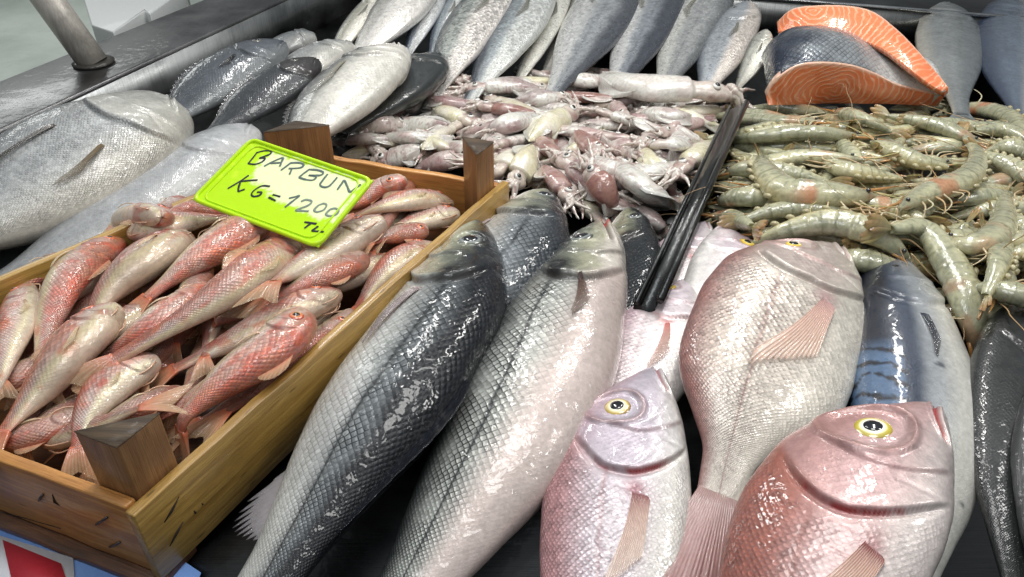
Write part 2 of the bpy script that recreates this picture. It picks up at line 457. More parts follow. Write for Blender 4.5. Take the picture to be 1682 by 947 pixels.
def fin_colour(r, c, rays, base, tip, streak, rng, power=1.0):
    b = np.linspace(0, 1, r)[:, None] ** power; k = ray_cols(c, rays, rng)[None]
    b0_ = np.linspace(0, 1, r)[:, None]; cl = mixc(np.array(base), np.array(tip), np.broadcast_to(b * (1 - np.exp(-(b0_ / .13) ** 2)), (r, c)))
    return mixc(cl, np.array(streak), np.broadcast_to(k * .8 * b, (r, c)))


def pectoral(bd, parent, mat, u0, h0, u1, h1, w0, w1, base, tip, streak, rays=11, lift=.018, name='pectoral_fin', vis=1, rng=random, curl=0.0, tips=1, tipk=.45):
    """fan-shaped fin lying along the flank from its root (u0,h0) to its tip (u1,h1)"""
    r, c = 18, rays * 5 + 1
    b = np.linspace(0, 1, r)[:, None]; a = np.linspace(0, 1, c)[None]
    Lh = bd.D * .5; d = np.array([(u1 - u0) * bd.L, (h1 - h0) * Lh]); ln = np.linalg.norm(d); d = d / ln
    sp_ = -tips * (w1 * 1.7) * a; dirx = d[0] * np.cos(sp_) - d[1] * np.sin(sp_); diry = d[0] * np.sin(sp_) + d[1] * np.cos(sp_)
    jag = 1 - np.array([[rng.uniform(0, .03) for _ in range(c)]]) - .10 * (.5 - .5 * ray_cols(c, rays, rng))[None]
    lr = ln * (1 - tipk * a ** .75) * jag * (1 - .18 * np.clip((.1 - a) / .1, 0, 1))
    px_, py_ = d[1] * tips, -d[0] * tips
    wroot = w0 * bd.D * .38 * np.sin(np.pi * .5 * np.clip(b / .18 + .45, 0, 1))
    bow = .10 * ln * np.sin(np.pi * b) * tips
    uu = u0 + (px_ * wroot * a + dirx * lr * b + d[1] * bow * (1 - a) * .4) / bd.L; hh = h0 + (py_ * wroot * a + diry * lr * b - d[0] * bow * (1 - a) * .4) / Lh
    hh = np.clip(hh, -.985, .985)
    P, N = bd.at(np.clip(uu, 0.01, .99), hh, vis, off=.0)
    k = ray_cols(c, rays, rng)[None]
    off = bd.D * (.006 - .022 * np.exp(-(b / .07) ** 2) + lift * np.sin(np.clip(b, 0, 1) * 2.2) + curl * b * b) + .004 * bd.D * k * (1 - .3 * b)
    P = P + N * off[..., None]
    return sheet(name, P, N, bd.D * (.014 * (1 - .75 * b) * (.5 + .5 * k)) + .0003, mat, parent, fin_colour(r, c, rays, base, tip, streak, rng, .7))


def root_pad(bd): pass


def tail_fin(bd, parent, mat, length, spread, base, tip, streak, rays=17, fork=.35, bend=(0, 0, 0), rng=random, squeeze=1.0):
    r, c = 14, rays * 4 + 1
    b = np.linspace(0, 1, r)[:, None]; a = np.linspace(-1, 1, c)[None]
    T, B, N, C = bd.T[-1], bd.B[-1], bd.N[-1], bd.C[-1]
    half0 = bd.top[-1] * .95; ang = a * spread
    ln = length * (1 - fork * (1 - np.abs(a) ** 1.1)) * (1 - np.array([[rng.uniform(0, .07) for _ in range(c)]]))
    x = b * ln * np.cos(ang) - .05 * bd.D; y = a * half0 + b * ln * np.sin(ang) * squeeze
    k = ray_cols(c, rays, rng)[None]
    z = .004 * bd.D * k * b + .03 * bd.D * np.sin(3 * a + 1) * b
    P = C + x[..., None] * T + y[..., None] * B + z[..., None] * N + (b ** 2)[..., None] * np.array(bend)
    Ng = np.broadcast_to(N, P.shape)
    thick = bd.hw[-1] * 1.6 * (1 - b) ** 3 + .0005 + .006 * bd.D * k * (1 - b)
    return sheet('tail_fin', P, Ng, thick, mat, parent, fin_colour(r, c, rays, base, tip, streak, rng))


def ridge_fin(bd, parent, mat, u0, u1, height, base, tip, streak, rays=12, dorsal=True, lean=.6, name=None, rng=random, side=0.0, spiny=.0):
    """dorsal / anal fin standing or folded on the body's edge"""
    r, c = 10, rays * 5 + 1
    a = np.linspace(0, 1, c)[None]; b = np.linspace(0, 1, r)[:, None]
    th0 = 0.0 if dorsal else np.pi
    uu = u0 + (u1 - u0) * a
    Pb, Nb = bd.at(uu[0], th=np.full(c, th0), off=-.02 * bd.D)
    T = np.stack([np.interp(uu[0], bd.u, bd.T[:, k]) for k in range(3)], 1); Nn = np.stack([np.interp(uu[0], bd.u, bd.N[:, k]) for k in range(3)], 1)
    Bd = np.stack([np.interp(uu[0], bd.u, bd.B[:, k]) for k in range(3)], 1) * (1 if dorsal else -1)
    k = ray_cols(c, rays, rng)
    prof = np.sin(np.pi * np.clip(a[0], .0, 1) ** .6) ** .6 * (1 - .35 * a[0]) * (1 - spiny * (1 - k))
    hgt = height * prof * (1 - np.array([rng.uniform(0, .06) for _ in range(c)]))
    P = Pb[None] + (b * hgt[None])[..., None] * (Bd + T * lean + Nn * side)[None]
    N = np.broadcast_to(Nn[None], P.shape)
    return sheet(name or ('dorsal_fin' if dorsal else 'anal_fin'), P + N * (.004 * bd.D * k[None] * b)[..., None], N, .010 * bd.D * (1 - .8 * b) + .0004, mat, parent, fin_colour(r, c, rays, base, tip, streak, rng))


EYE_MATS = {}


def add_eye(bd, parent, u, h, r, rings, pupil=.45, vis=1, bulge=.32, pcol=(.004, .005, .007), squash=1.0, off=None, th=None, pshift=(0, 0)):
    if off is None: off = -.10 * r
    P, n = bd.at(np.array([u]), np.array([h]), vis, th=None if th is None else np.array([th])); P, n = P[0], n[0]
    i = int(np.interp(u, bd.u, np.arange(len(bd.u)))); x = unit(bd.T[i] - np.dot(bd.T[i], n) * n); y = np.cross(n, x)
    def dome(rad, bul, lift, nr=14, ns=36, cols=None, cx=0, cy=0, sq=1.0):
        V, Cc = [], []
        for k in range(nr + 1):
            rho = k / nr
            for j in range(ns):
                a = 2 * np.pi * j / ns
                V.append(P + x * (rad * rho * math.cos(a) + cx) + y * (rad * rho * math.sin(a) * sq + cy) + n * (lift + bul * (math.sqrt(max(0, 1 - (rho * .98) ** 2)) - .2)))
                if cols is not None:
                    rr = [q[0] for q in cols]; Cc.append([np.interp(rho, rr, [q[1][m] for q in cols]) for m in range(3)])
        F = [tuple(f) for f in gridF(nr + 1, ns, True)]
        return np.array(V), F, np.array(Cc) if cols is not None else None
    V, F, Cc = dome(r, r * bulge, off, cols=rings, sq=squash)
    # iris flecks
    Cc = Cc * (0.8 + .4 * vnoise(V, 2.2 / r, 5))[:, None]
    e = link_mesh('eye', V, F, EYE_MATS['iris'], parent, dict(col=Cc))
    V, F, _ = dome(r * pupil, r * bulge * .55, off + r * bulge * .62, 8, 28, None, pshift[0] * r, pshift[1] * r, squash)
    link_mesh('pupil', V, F, EYE_MATS['pupil'], e)
    return e


def depth_for(C, Dpx, side, roll, Wr, f=.45):
    """real body depth of a fish whose outline is Dpx photo pixels wide"""
    Q, _ = spline(C, 41); T, N, B = frames(Q, side, roll); k = int(41 * f); p = Q[k]; e = 1e-3
    im = lambda v: (np.array(project(p + v * e)) - np.array(project(p))) / e
    t = im(T[k]); t = t / np.linalg.norm(t); q = np.array([-t[1], t[0]])
    return Dpx / math.hypot(im(B[k]) @ q, Wr * (im(N[k]) @ q))


def make_body(kind, px, z, D=None, Dpx=None, Wr=.45, side=-1, roll=0., nu=150, nth=88, rows=20, fD=.45, **kw):
    zz = np.ones(len(px)) * np.asarray(z, float)
    C = np.array([at(p[0], p[1], q) for p, q in zip(px, zz)])
    if D is None: D = depth_for(C, Dpx, side, math.radians(roll), Wr, fD)
    _, L = spline(C, 20)
    return Body(kind, C, L, D, D * Wr, side, math.radians(roll), nu, nth, rows=rows, **kw)


def base_of(bd):
    c = bd.C.mean(0); return (float(c[0]), float(c[1]), float(bd.V[..., 2].min()))
# ------------------------------------------------------------------ counter, rail, tray, crate, sign
def z_for(px, py0, z0, pytop):
    p = at(px, py0, z0); lo, hi = z0, z0 + .3
    for _ in range(40):
        m = (lo + hi) / 2
        if project((p[0], p[1], m))[1] > pytop: lo = m
        else: hi = m
    return lo


def on_plane(px, py, p0, n):
    d = FWD + RT * (px - 841) / FPX - UPC * (py - 473.5) / FPX
    return EYE + d * (np.dot(p0 - EYE, n) / np.dot(d, n))


MS_DARK = steel('wet_dark_steel', (.085, .088, .09), .34, wet=.3)
MS_RAIL = steel('wet_rail_steel', (.15, .15, .152), .38, (120, 4, 4), wet=.2)
MS_FACE = steel('brushed_grey_steel', (.30, .31, .31), .4, (120, 4, 4))
MS_POLE = steel('scratched_pole_steel', (.62, .58, .52), .35, (60, 60, 3), metal=.35)
MS_RIM = steel('bright_rim_steel', (.55, .56, .57), .3, (4, 90, 4))
M_GROUND = None


def ground():
    g = NG('wet_concrete_floor'); oc = g.n("TexCoord").outputs["Object"]
    a = g.noise(oc, 1.3, 5, .6); b = g.noise(oc, 30, 4, .6)
    c = g.mix(g.ramp(a, .35, .7), (.40, .44, .39), (.52, .56, .51)); c = g.mix(g.ramp(b, .35, .75, 0, .12), c, (.30, .34, .26))
    g.P(Base_Color=c, Roughness=g.ramp(a, .3, .7, .25, .55), Normal=g.bump(b, .004), Coat_Weight=.4, Coat_Roughness=.12)
    o = link_mesh('ground', [(-9, -3, -.75), (9, -3, -.75), (9, 12, -.75), (-9, 12, -.75)], [(0, 1, 2, 3)], g.m); o["kind"] = "structure"


ground()

ctr = thing('display_counter', 'grey steel display counter with a raised wet rail all the fish lie on', 'counter', (0, 1.0, 0))
ZR = .10
a0, a1 = at(-260, 235, ZR), at(345, -6, ZR); b0, b1 = at(-260, 332, ZR), at(475, -6, ZR)
da, db = unit(a1 - a0), unit(b1 - b0)
a1, b1 = a1 + da * 1.0, b1 + db * 1.0; a0, b0 = a0 - da * .3, b0 - db * .3
aq = a0 + da * ((2.45 - a0[1]) / da[1]) + np.array([.01, 0, 0])
V, F = prism([(a0[0] + .01, a0[1]), (a0[0] + .01, .12), (1.5, .12), (1.5, 2.45), (aq[0], 2.45)], -.03, 0.0); link_mesh('counter_top', V, F, MS_DARK, ctr, smooth=False)
V, F = prism([tuple(a0[:2]), tuple(b0[:2]), tuple(b1[:2]), tuple(a1[:2])], -.04, ZR)
bevel(link_mesh('side_rail', V, F, MS_RAIL, ctr, smooth=False), .006, 3)
nb = np.array([db[1], -db[0], 0])
V, F = prism([tuple((b0 + nb * .001)[:2]), tuple((b0 + nb * .004)[:2]), tuple((b1 + nb * .004)[:2]), tuple((b1 + nb * .001)[:2])], .001, ZR - .006)
link_mesh('rail_face', V, F, MS_FACE, ctr, smooth=False)
r0, r1 = at(1180, -9, .085), at(1760, 36, .085); dr = unit(r1 - r0); r0 = r0 - dr * 1.6; r1 = r1 + dr * .6; nr = np.array([-dr[1], dr[0], 0])
V, F = prism([tuple(r0[:2]), tuple(r1[:2]), tuple((r1 + nr * .004)[:2]), tuple((r0 + nr * .004)[:2])], .0, .083); link_mesh('back_panel', V, F, MS_FACE, ctr, smooth=False)
V, F = tube([r0 + [0, 0, 0], r1], .0045, 10); link_mesh('back_rim', V, F, MS_RIM, ctr)
q0, q1 = r0 + nr * .01, r1 + nr * .01
V, F = prism([tuple(q0[:2]), tuple(q1[:2]), tuple((q1 + nr * .5)[:2]), tuple((q0 + nr * .5)[:2])], .02, .07); link_mesh('back_shelf', V, F, MS_DARK, ctr, smooth=False)

# pole on the rail
pb = at(154, 104, ZR); pole = thing('metal_pole', 'slanted scratched metal pole standing on the wet rail', 'pole', pb)
lo_ = at(119, -2, .1); 
zt = z_for(154, 104, ZR, -2)
ptop = np.array([pb[0] - .052, pb[1] + .01, zt]); pd = unit(ptop - pb)
V, F = tube([pb + pd * t for t in (0, .1, .4, .9)], .0265, 28); link_mesh('tube', V, F, MS_POLE, pole)
V, F = tube([pb + [0, 0, .0005], pb + [0, 0, .004], pb + [0, 0, .007]], [.036, .037, .029], 20)
link_mesh('flange', V, F, plain('rusty_flange', (.03, .027, .022), .6, .3, .3, 90, .5, .002), pole)

# white foam box beyond the rail
fz = .03
foam = plain('grey_white_foam', (.60, .62, .61), .5, 0, .1, 220, .06, .0008)
fb = thing('foam_box', 'pale foam box with a notched lid beyond the rail', 'box', at(250, 10, fz) * [1, 1, 0] + [0, 0, -.75])
P_ = [at(*q, fz) for q in ((120, -60), (300, -60), (300, -16), (246, 22), (237, 16), (186, 52), (150, 40))]
V, F = prism([tuple(p[:2]) for p in P_], -.02, fz); bevel(link_mesh('lid', V, F, foam, fb, smooth=False), .004, 3)
P2 = [at(*q, fz) for q in ((122, -58), (298, -58), (296, -20), (190, 44), (154, 34))]
V, F = prism([tuple(p[:2]) for p in P2], -.75, -.022); link_mesh('box', V, F, foam, fb, smooth=False)

# prawn tray
TZ = .088
t0, t1 = at(1226, 168, TZ), at(1084, 493, TZ); td = unit(t1 - t0); tn = np.array([td[1], -td[0], 0]);
if tn[0] > 0: tn = -tn
TR0, TR1 = at(1900, 168, TZ), at(1900, 520, TZ)
tray = thing('prawn_tray', 'dark steel tray with a sloping side that holds the raw prawns', 'tray', (t0 + t1) * [.5, .5, 0])
M_TRAY = steel('black_wet_tray', (.06, .062, .062), .34, (90, 5, 5), wet=.35)
out = .031
V, F = hexa(np.array([t0 + tn * out - [0, 0, TZ - .001], t1 + tn * out - [0, 0, TZ - .001], t1 + tn * .004 - [0, 0, TZ - .001], t0 + tn * .004 - [0, 0, TZ - .001]]),
            np.array([t0 + tn * out - [0, 0, .022], t1 + tn * out - [0, 0, .022], t1 + tn * .004 - [0, 0, .001], t0 + tn * .004 - [0, 0, .001]]))
link_mesh('side_wall', V, F, M_TRAY, tray, smooth=False)
V, F = tube([t0, t1], .005, 12); link_mesh('rim', V, F, M_TRAY, tray)
V, F = tube([t0 + tn * .026 - [0, 0, .0115], t1 + tn * .026 - [0, 0, .0115]], .003, 10); link_mesh('ridge', V, F, M_TRAY, tray)
V, F = prism([tuple(t0[:2]), tuple(t1[:2]), tuple(TR1[:2]), tuple(TR0[:2])], .012, .03); link_mesh('tray_floor', V, F, M_TRAY, tray, smooth=False)

# ------------------------------------------------------------------ wooden crate
CZ = .10
FR, RR, RL = at(226, 842, CZ), at(834, 299, CZ), at(438, 236, CZ)
l0, l1 = at(0, 452, CZ), at(400, 283, CZ); f0 = at(0, 757, CZ)
def isect(p, d, q, e):
    A = np.array([[d[0], -e[0]], [d[1], -e[1]]]); t = np.linalg.solve(A, (q - p)[:2]); r = p + d * t[0]; r[2] = CZ; return r
FL = isect(FR, f0 - FR, l0, l1 - l0); RL = isect(RR, at(490, 243, CZ) - RR, l0, l1 - l0)
crate = thing('wooden_crate', 'worn brown wooden crate with corner posts full of red mullet', 'crate', (FR + RR + FL + RL) * [.25, .25, 0])
W_OLIVE = wood('olive_varnished_wood', lin(196, 158, 84), lin(160, 122, 58), rough=.34, coat=.5)
W_BROWN = wood('orange_brown_wood', lin(212, 154, 84), lin(176, 116, 56), rough=.4, coat=.35)
W_DARK = wood('dark_wet_wood', lin(120, 74, 40), lin(66, 40, 22), rough=.4, coat=.4)
W_POST = wood('weathered_post_wood', lin(178, 130, 82), lin(144, 100, 60), rough=.5, coat=.2)
W_END = wood('sawn_end_wood', lin(96, 78, 58), lin(56, 44, 32), rough=.7, coat=.1)


def board(name, p, q, z0, z1, th, mat, parent, inward, seed=0, n=14, hv=None):
    """plank from p to q, thickness th toward inward; slightly uneven edges"""
    d = unit(q - p); L = np.linalg.norm(q - p); nn = inward - d * np.dot(inward, d); nn[2] = 0; nn = unit(nn)
    s = np.linspace(0, L, n); V = []; sc = []; rg = random.Random(seed)
    for k, x in enumerate(s):
        w1 = rg.uniform(-.0012, .0012); w2 = rg.uniform(-.0008, .0008); top = z1 if hv is None else np.interp(x / L, [0, 1], hv)
        for (o, z) in ((w2, z0), (th + w2, z0), (th + w2, top + w1), (w2, top + w1)):
            r = p + d * x + nn * o; V.append((r[0], r[1], z)); sc.append((x + seed * 1.7, o + seed, z))
    F = [tuple(f) for f in gridF(n, 4, True)] + [(3, 2, 1, 0), tuple(range(4 * n - 4, 4 * n))]
    o = link_mesh(name, V, F, mat, parent, dict(sc=np.array(sc)), smooth=False)
    return bevel(o, .0016, 2)


cen = (FR + RR + FL + RL) / 4
dRF = unit(RR - FR); dFL = unit(FL - FR)
board('side_board', FR - dRF * .004, RR + dRF * .004, .012, CZ, .011, W_OLIVE, crate, cen - FR, 1)
board('side_board', FL, RL, .012, CZ, .011, W_OLIVE, crate, cen - FL, 2)
board('end_board', FR + dFL * .0125, FL - dFL * .0125, .014, CZ + .001, .011, W_BROWN, crate, cen - FR, 3)
dB = unit(RL - RR)
board('end_board', RR + dB * .0125, RL - dB * .0125, .014, CZ - .002, .011, W_BROWN, crate, cen - RR, 4)
V, F = prism([tuple((c_ + unit(cen - c_) * .02)[:2]) for c_ in (FR, RR, RL, FL)], .030, .036)
link_mesh('bottom_board', V, F, W_DARK, crate, dict(sc=V.copy()), smooth=False)
nF = unit(np.array([-dFL[1], dFL[0], 0]));
if nF @ (cen - FR) > 0: nF = -nF
board('bottom_slat', FR + dFL * .0 + nF * .012, FL + nF * .012, .0, .0115, .05, W_DARK, crate, cen - FR, 5)
board('bottom_slat', RR + dB * .0, RL, .0, .0115, .05, W_DARK, crate, cen - RR, 6)


def post(corner, da_, db_, size, ztop, seed, mat=W_POST):
    """three sided corner post of a crate, in the angle between two boards"""
    c0 = corner + da_ * .0125 + db_ * .0125
    tri = [c0, c0 + da_ * size, c0 + db_ * size * 1.0]
    V = []; sc = []; rg = random.Random(seed)
    zs = [.037, .08, ztop - .02, ztop]
    for z in zs:
        for k, p in enumerate(tri):
            zz = z + (rg.uniform(-.002, .002) if z == ztop else 0); V.append((p[0], p[1], zz)); sc.append((zz + seed, p[0] * 1.0, p[1]))
    F = [tuple(f) for f in gridF(4, 3, True)] + [(2, 1, 0)]
    o = link_mesh('corner_post', V, F, mat, crate, dict(sc=np.array(sc)), smooth=False); bevel(o, .002, 2)
    T = np.array(V[-3:]); C_ = T.mean(0)
    cap = np.vstack([C_ + (T - C_) * 1.0 + [0, 0, .0004], C_ + (T - C_) * .97 + [0, 0, .0018]])
    F2 = [(3, 4, 5), (0, 1, 4, 3), (1, 2, 5, 4), (2, 0, 3, 5)]
    link_mesh('end_grain', cap, F2, W_END, o, dict(sc=cap * [1, 1, 1]), smooth=False)
    return o


post(FR, dRF, dFL, .043, .158, 11)
post(RR, -dRF, dB, .046, .163, 12)
post(RL, -unit(RL - FL), -dB, .056, .15, 13, W_POST)
# staples and splits
STAPLE = plain('rusty_staple', (.12, .11, .11), .4, .8)
CRACK = plain('dark_split', (.02, .013, .008), .9)
pn = nF
for (xa, ya, xb, yb) in ((158, 861, 176, 849), (180, 898, 197, 890), (64, 822, 70, 812)):
    A_, B_ = on_plane(xa, ya, FR + nF * .0005, nF), on_plane(xb, yb, FR + nF * .0005, nF)
    V, F = tube([A_, (A_ + B_) / 2 + nF * .001, B_], .0011, 8); link_mesh('staple', V, F, STAPLE, crate)
nS = unit(np.array([dRF[1], -dRF[0], 0]));
if nS @ (cen - FR) > 0: nS = -nS
for pts, r in ((((270, 858), (282, 838), (294, 815)), .0014), (((279, 897), (290, 875), (301, 856)), .0014), (((318, 838), (321, 842), (322, 841)), .0012), (((331, 826), (333, 828), (334, 827)), .001)):
    Q = [on_plane(x, y, FR + nS * .0002, nS) for x, y in pts]
    V, F = tube(Q, [r * .3, r, r * .3], 8); link_mesh('split', V, F, CRACK, crate)
for pts, r in ((((86, 812), (90, 824), (98, 830)), .0013), (((0, 840), (40, 850), (100, 868)), .0007)):
    Q = [on_plane(x, y, FR + nF * .0002, nF) for x, y in pts]
    V, F = tube(Q, [r * .3, r, r * .3], 8); link_mesh('split', V, F, CRACK, crate)

# printed cloth under the crate
cl = thing('printed_cloth', 'blue cloth with a white bordered red diamond under the crate', 'cloth', at(60, 930, 0))
def flat(name, pts, z, mat, th=.0012):
    Q = [at(x, y, z) for x, y in pts]; V, F = prism([tuple(q[:2]) for q in Q], z - th, z); return link_mesh(name, V, F, mat, cl, smooth=False)
flat('cloth', [(-200, 780), (60, 760), (330, 940), (300, 1020), (-200, 1040)], .004, plain('blue_print', lin(108, 146, 208), .55, 0, .2, 300, .08))
flat('white_border', [(-40, 868), (2, 880), (120, 916), (128, 1030), (34, 1050), (-30, 960)], .0062, plain('white_print', lin(220, 222, 228), .5, 0, .2, 300, .05))
flat('red_diamond', [(4, 886), (100, 925), (112, 960), (104, 1010), (30, 1000), (18, 947)], .0084, plain('red_print', lin(186, 44, 58), .5, 0, .2, 300, .08))

# ------------------------------------------------------------------ price sign
SBL, SBR, STL = at(317, 328, .128), at(523, 406, .128), at(414, 229, .172)
sn = unit(np.cross(SBR - SBL, STL - SBL)); sn = sn if sn[2] > 0 else -sn
STR = on_plane(613, 297, SBL, sn)
sign = thing('price_sign', 'neon yellow price sign with hand lettering propped on the red mullet', 'sign', (SBL + SBR) / 2)
n_ = 90; m_ = 60
a = np.linspace(0, 1, n_)[None, :, None]; b = np.linspace(0, 1, m_)[:, None, None]
Pg = (SBL * (1 - a) + SBR * a) * (1 - b) + (STL * (1 - a) + STR * a) * b
# the worn bleached patch on the face
pxy = np.array([[project(p) for p in row] for row in Pg]); zx, zy = (pxy[..., 0] - 300) * 4.19, (pxy[..., 1] - 200) * 4.19
poly = np.array([(500, 300), (640, 215), (900, 300), (1240, 410), (1060, 690), (1030, 700), (800, 610), (690, 575), (640, 520), (560, 470), (480, 400)], float)
def sdist(X, Y, poly):
    ins = np.zeros(X.shape, bool); dm = np.full(X.shape, 1e9)
    for i in range(len(poly)):
        p, q = poly[i], poly[(i + 1) % len(poly)]
        c_ = ((p[1] > Y) != (q[1] > Y)); ins ^= c_ & (X < (q[0] - p[0]) * (Y - p[1]) / (q[1] - p[1] + 1e-9) + p[0])
        t = np.clip(((X - p[0]) * (q[0] - p[0]) + (Y - p[1]) * (q[1] - p[1])) / ((q - p) @ (q - p)), 0, 1)
        dm = np.minimum(dm, np.hypot(X - p[0] - t * (q[0] - p[0]), Y - p[1] - t * (q[1] - p[1])))
    return np.where(ins, dm, -dm)
sd = sdist(zx, zy, poly); nz = fbm(Pg, 160, 3, 4) - .5
pk = sst(-14, 14, sd + nz * 120)
NEON = lin(192, 240, 0)
sc_ = mixc(NEON, lin(246, 255, 200), pk); sc_ = mixc(sc_, lin(225, 252, 60), sst(.08, .2, nz) * sst(330, 200, zx) * .6 if False else sst(.07, .2, nz) * (1 - pk) * (zy < 420) * .6)
g = NG('neon_yellow_plastic'); oc = g.n("TexCoord").outputs["Object"]
g.P(Base_Color=g.attr('col', 'Color'), Roughness=.32, Coat_Weight=.3, Coat_Roughness=.1, Normal=g.bump(g.noise(oc, 60, 3), .0006), Subsurface_Weight=.15, Subsurface_Radius=(1, 1, .2), Subsurface_Scale=.004)
M_NEON = g.m
sheet('panel', Pg, np.broadcast_to(sn, Pg.shape), .0022, M_NEON, sign, sc_)
ins_ = lambda f: [c_ + unit((SBL + SBR + STL + STR) / 4 - c_) * f for c_ in (SBL, SBR, STR, STL)]
def rounded(f, k=.012):
    q = ins_(f); out_ = []
    for i in range(4):
        c_, p_, n2_ = q[i], q[i - 1], q[(i + 1) % 4]
        A_, B_ = c_ + unit(p_ - c_) * k, c_ + unit(n2_ - c_) * k
        for t in np.linspace(0, 1, 7): out_.append((1 - t) ** 2 * A_ + 2 * t * (1 - t) * c_ + t * t * B_)
    out_.append(out_[0]); return np.array(out_)
for f, r in ((.001, .0030), (.0135, .0013)):
    Q = rounded(f, .012 if f < .01 else .014) + sn * .0012; V, F = tube(Q, r, 8, False)
    link_mesh('rim', V, F, M_NEON, sign, dict(col=np.tile(lin(190, 232, 0), (len(V), 1))))
INK = [plain('black_marker', (.012, .016, .02), .5), plain('faded_marker', tuple(lin(92, 108, 104)), .6, nscale=900, var=.5), plain('pale_marker', tuple(lin(128, 142, 130)), .6, nscale=900, var=.35)]
GLY = [  # written strokes, letter by letter
 (0, [[(515, 205), (482, 248), (450, 287)], [(505, 212), (560, 198), (607, 200), (598, 222), (530, 247), (566, 248), (548, 272), (500, 290), (452, 286)]]),
 (1, [[(560, 304), (625, 270), (688, 246), (680, 276), (668, 306)], [(606, 284), (672, 279)]]),
 (1, [[(745, 280), (708, 308), (676, 332)], [(742, 281), (800, 280), (832, 292), (810, 314), (730, 320)], [(752, 318), (744, 340), (735, 361)]]),
 (1, [[(872, 325), (835, 352), (800, 380)], [(868, 326), (925, 330), (967, 346), (945, 366), (868, 366), (918, 374), (898, 398), (850, 396), (800, 381)]]),
 (1, [[(998, 358), (968, 395), (946, 432), (975, 448), (1008, 440), (1040, 408), (1064, 380)]]),
 (1, [[(1064, 466), (1090, 430), (1112, 402), (1132, 440), (1152, 480), (1190, 455), (1226, 428)]]),
 (0, [[(455, 366), (400, 404), (310, 458)], [(516, 399), (460, 402), (402, 408)], [(398, 412), (386, 446), (384, 476), (404, 470), (428, 462)]]),
 (0, [[(602, 442), (545, 440), (492, 470), (474, 498), (490, 512), (528, 504), (542, 484), (512, 482)]]),
 (0, [[(620, 500), (646, 506), (672, 514)], [(592, 518), (616, 530), (640, 542)]]),
 (1, [[(732, 524), (768, 516), (802, 508), (752, 548), (704, 586)]]),
 (2, [[(815, 546), (850, 534), (888, 546), (862, 574), (780, 606), (820, 610), (868, 613)]]),
 (2, [[(935, 572), (970, 560), (990, 572), (970, 604), (925, 618), (906, 604), (935, 572)]]),
 (2, [[(1016, 600), (1050, 594), (1072, 610), (1056, 636), (1012, 646), (986, 632), (1016, 600)]]),
 (0, [[(838, 688), (880, 694), (922, 701)], [(886, 695), (862, 712), (838, 731)]]),
 (0, [[(934, 716), (912, 732), (892, 748), (930, 752), (972, 756)]]),
]
for ink, strokes in GLY:
    VV, FF = [], []
    for st in strokes:
        Q = np.array([on_plane(300 + x / 4.19, 200 + y / 4.19, SBL + sn * .0015, sn) for x, y in st])
        Cq, L = spline(Q, 12 * len(Q)); T = unit(np.gradient(Cq, axis=0)); side_ = np.cross(sn, T)
        wd = .0014 * (.75 + .5 * vnoise(Cq, 180, ink))[:, None]
        grid = np.stack([Cq - side_ * wd, Cq - side_ * wd * .6 + sn * .0003, Cq + side_ * wd * .6 + sn * .0003, Cq + side_ * wd], 1)
        o_ = sum(len(v) for v in VV); VV.append(grid.reshape(-1, 3)); FF.append(gridF(len(Cq), 4, False, o_))
    link_mesh('letter', np.vstack(VV), np.vstack(FF), INK[ink], sign)
# ------------------------------------------------------------------ the large fish
M = {}
EYE_MATS['iris'] = (lambda g: g.P(Base_Color=g.attr('col', 'Color'), Roughness=.3, Coat_Weight=1., Coat_Roughness=.02, Specular_IOR_Level=.6))(NG('wet_iris'))
EYE_MATS['pupil'] = plain('wet_pupil', (.006, .007, .010), .12, 0, 1., 60, .1, 0)
M['scaly'] = skin('scaly_fish_skin', bump=.0008, rough=.30, dark=tuple(lin(34, 38, 42)), linew=.17, wet=.0026, wetscale=60, jitter=.22, spec=.25, coatb=.12, patchlo=.15)
M['pink'] = skin('pink_bream_skin', bump=.0006, rough=.36, spec=.35, dark=tuple(lin(112, 80, 80)), linew=.2, wet=.0014, wetscale=60, coat=.8, cres=.8, jitter=.3, glit=.7)
M['fine'] = skin('fine_scaled_skin', bump=.0004, rough=.34, dark=tuple(lin(62, 66, 68)), linew=.2, wet=.002, wetscale=60, cres=.7, jitter=.35, glit=.4)
M['glit'] = skin('glittering_fish_skin', bump=.0010, rough=.30, dark=tuple(lin(84, 90, 96)), linew=.2, wet=.002, wetscale=60, cres=.5, jitter=.5, glit=1.6, patchlo=.6)
M['smooth'] = skin('smooth_fish_skin', bump=.0001, rough=.33, dark=tuple(lin(40, 44, 54)), coat=.8, wet=.0014, wetscale=40)
def fin_mat():
    m = flesh('wet_fin', rough=.32, coat=.8, sub=.1); g = NG.__new__(NG); g.m, g.t = m, m.node_tree; g.p = g.t.nodes["Principled BSDF"]
    g.set(g.p, "Alpha", g.ramp(g.sep(g.attr('sc'))[0], .05, 1., .95, .34)); return m


M['fin'] = fin_mat()
RNG = random.Random(7)

G_IRIS = [(0, lin(235, 230, 200)), (.55, lin(246, 240, 214)), (.68, lin(232, 222, 170)), (.80, lin(196, 166, 70)), (.92, lin(170, 140, 80)), (1, lin(120, 96, 70))]
S_IRIS = [(0, lin(40, 46, 66)), (.6, lin(56, 64, 88)), (.7, lin(150, 156, 150)), (.82, lin(110, 114, 110)), (1, lin(40, 42, 42))]
Y_IRIS = [(0, lin(250, 240, 190)), (.55, lin(245, 225, 120)), (.8, lin(232, 190, 30)), (.93, lin(150, 110, 30)), (1, lin(120, 80, 70))]
R_IRIS = [(0, lin(150, 60, 30)), (.45, lin(190, 80, 40)), (.6, lin(230, 150, 90)), (.8, lin(214, 92, 50)), (1, lin(150, 60, 50))]


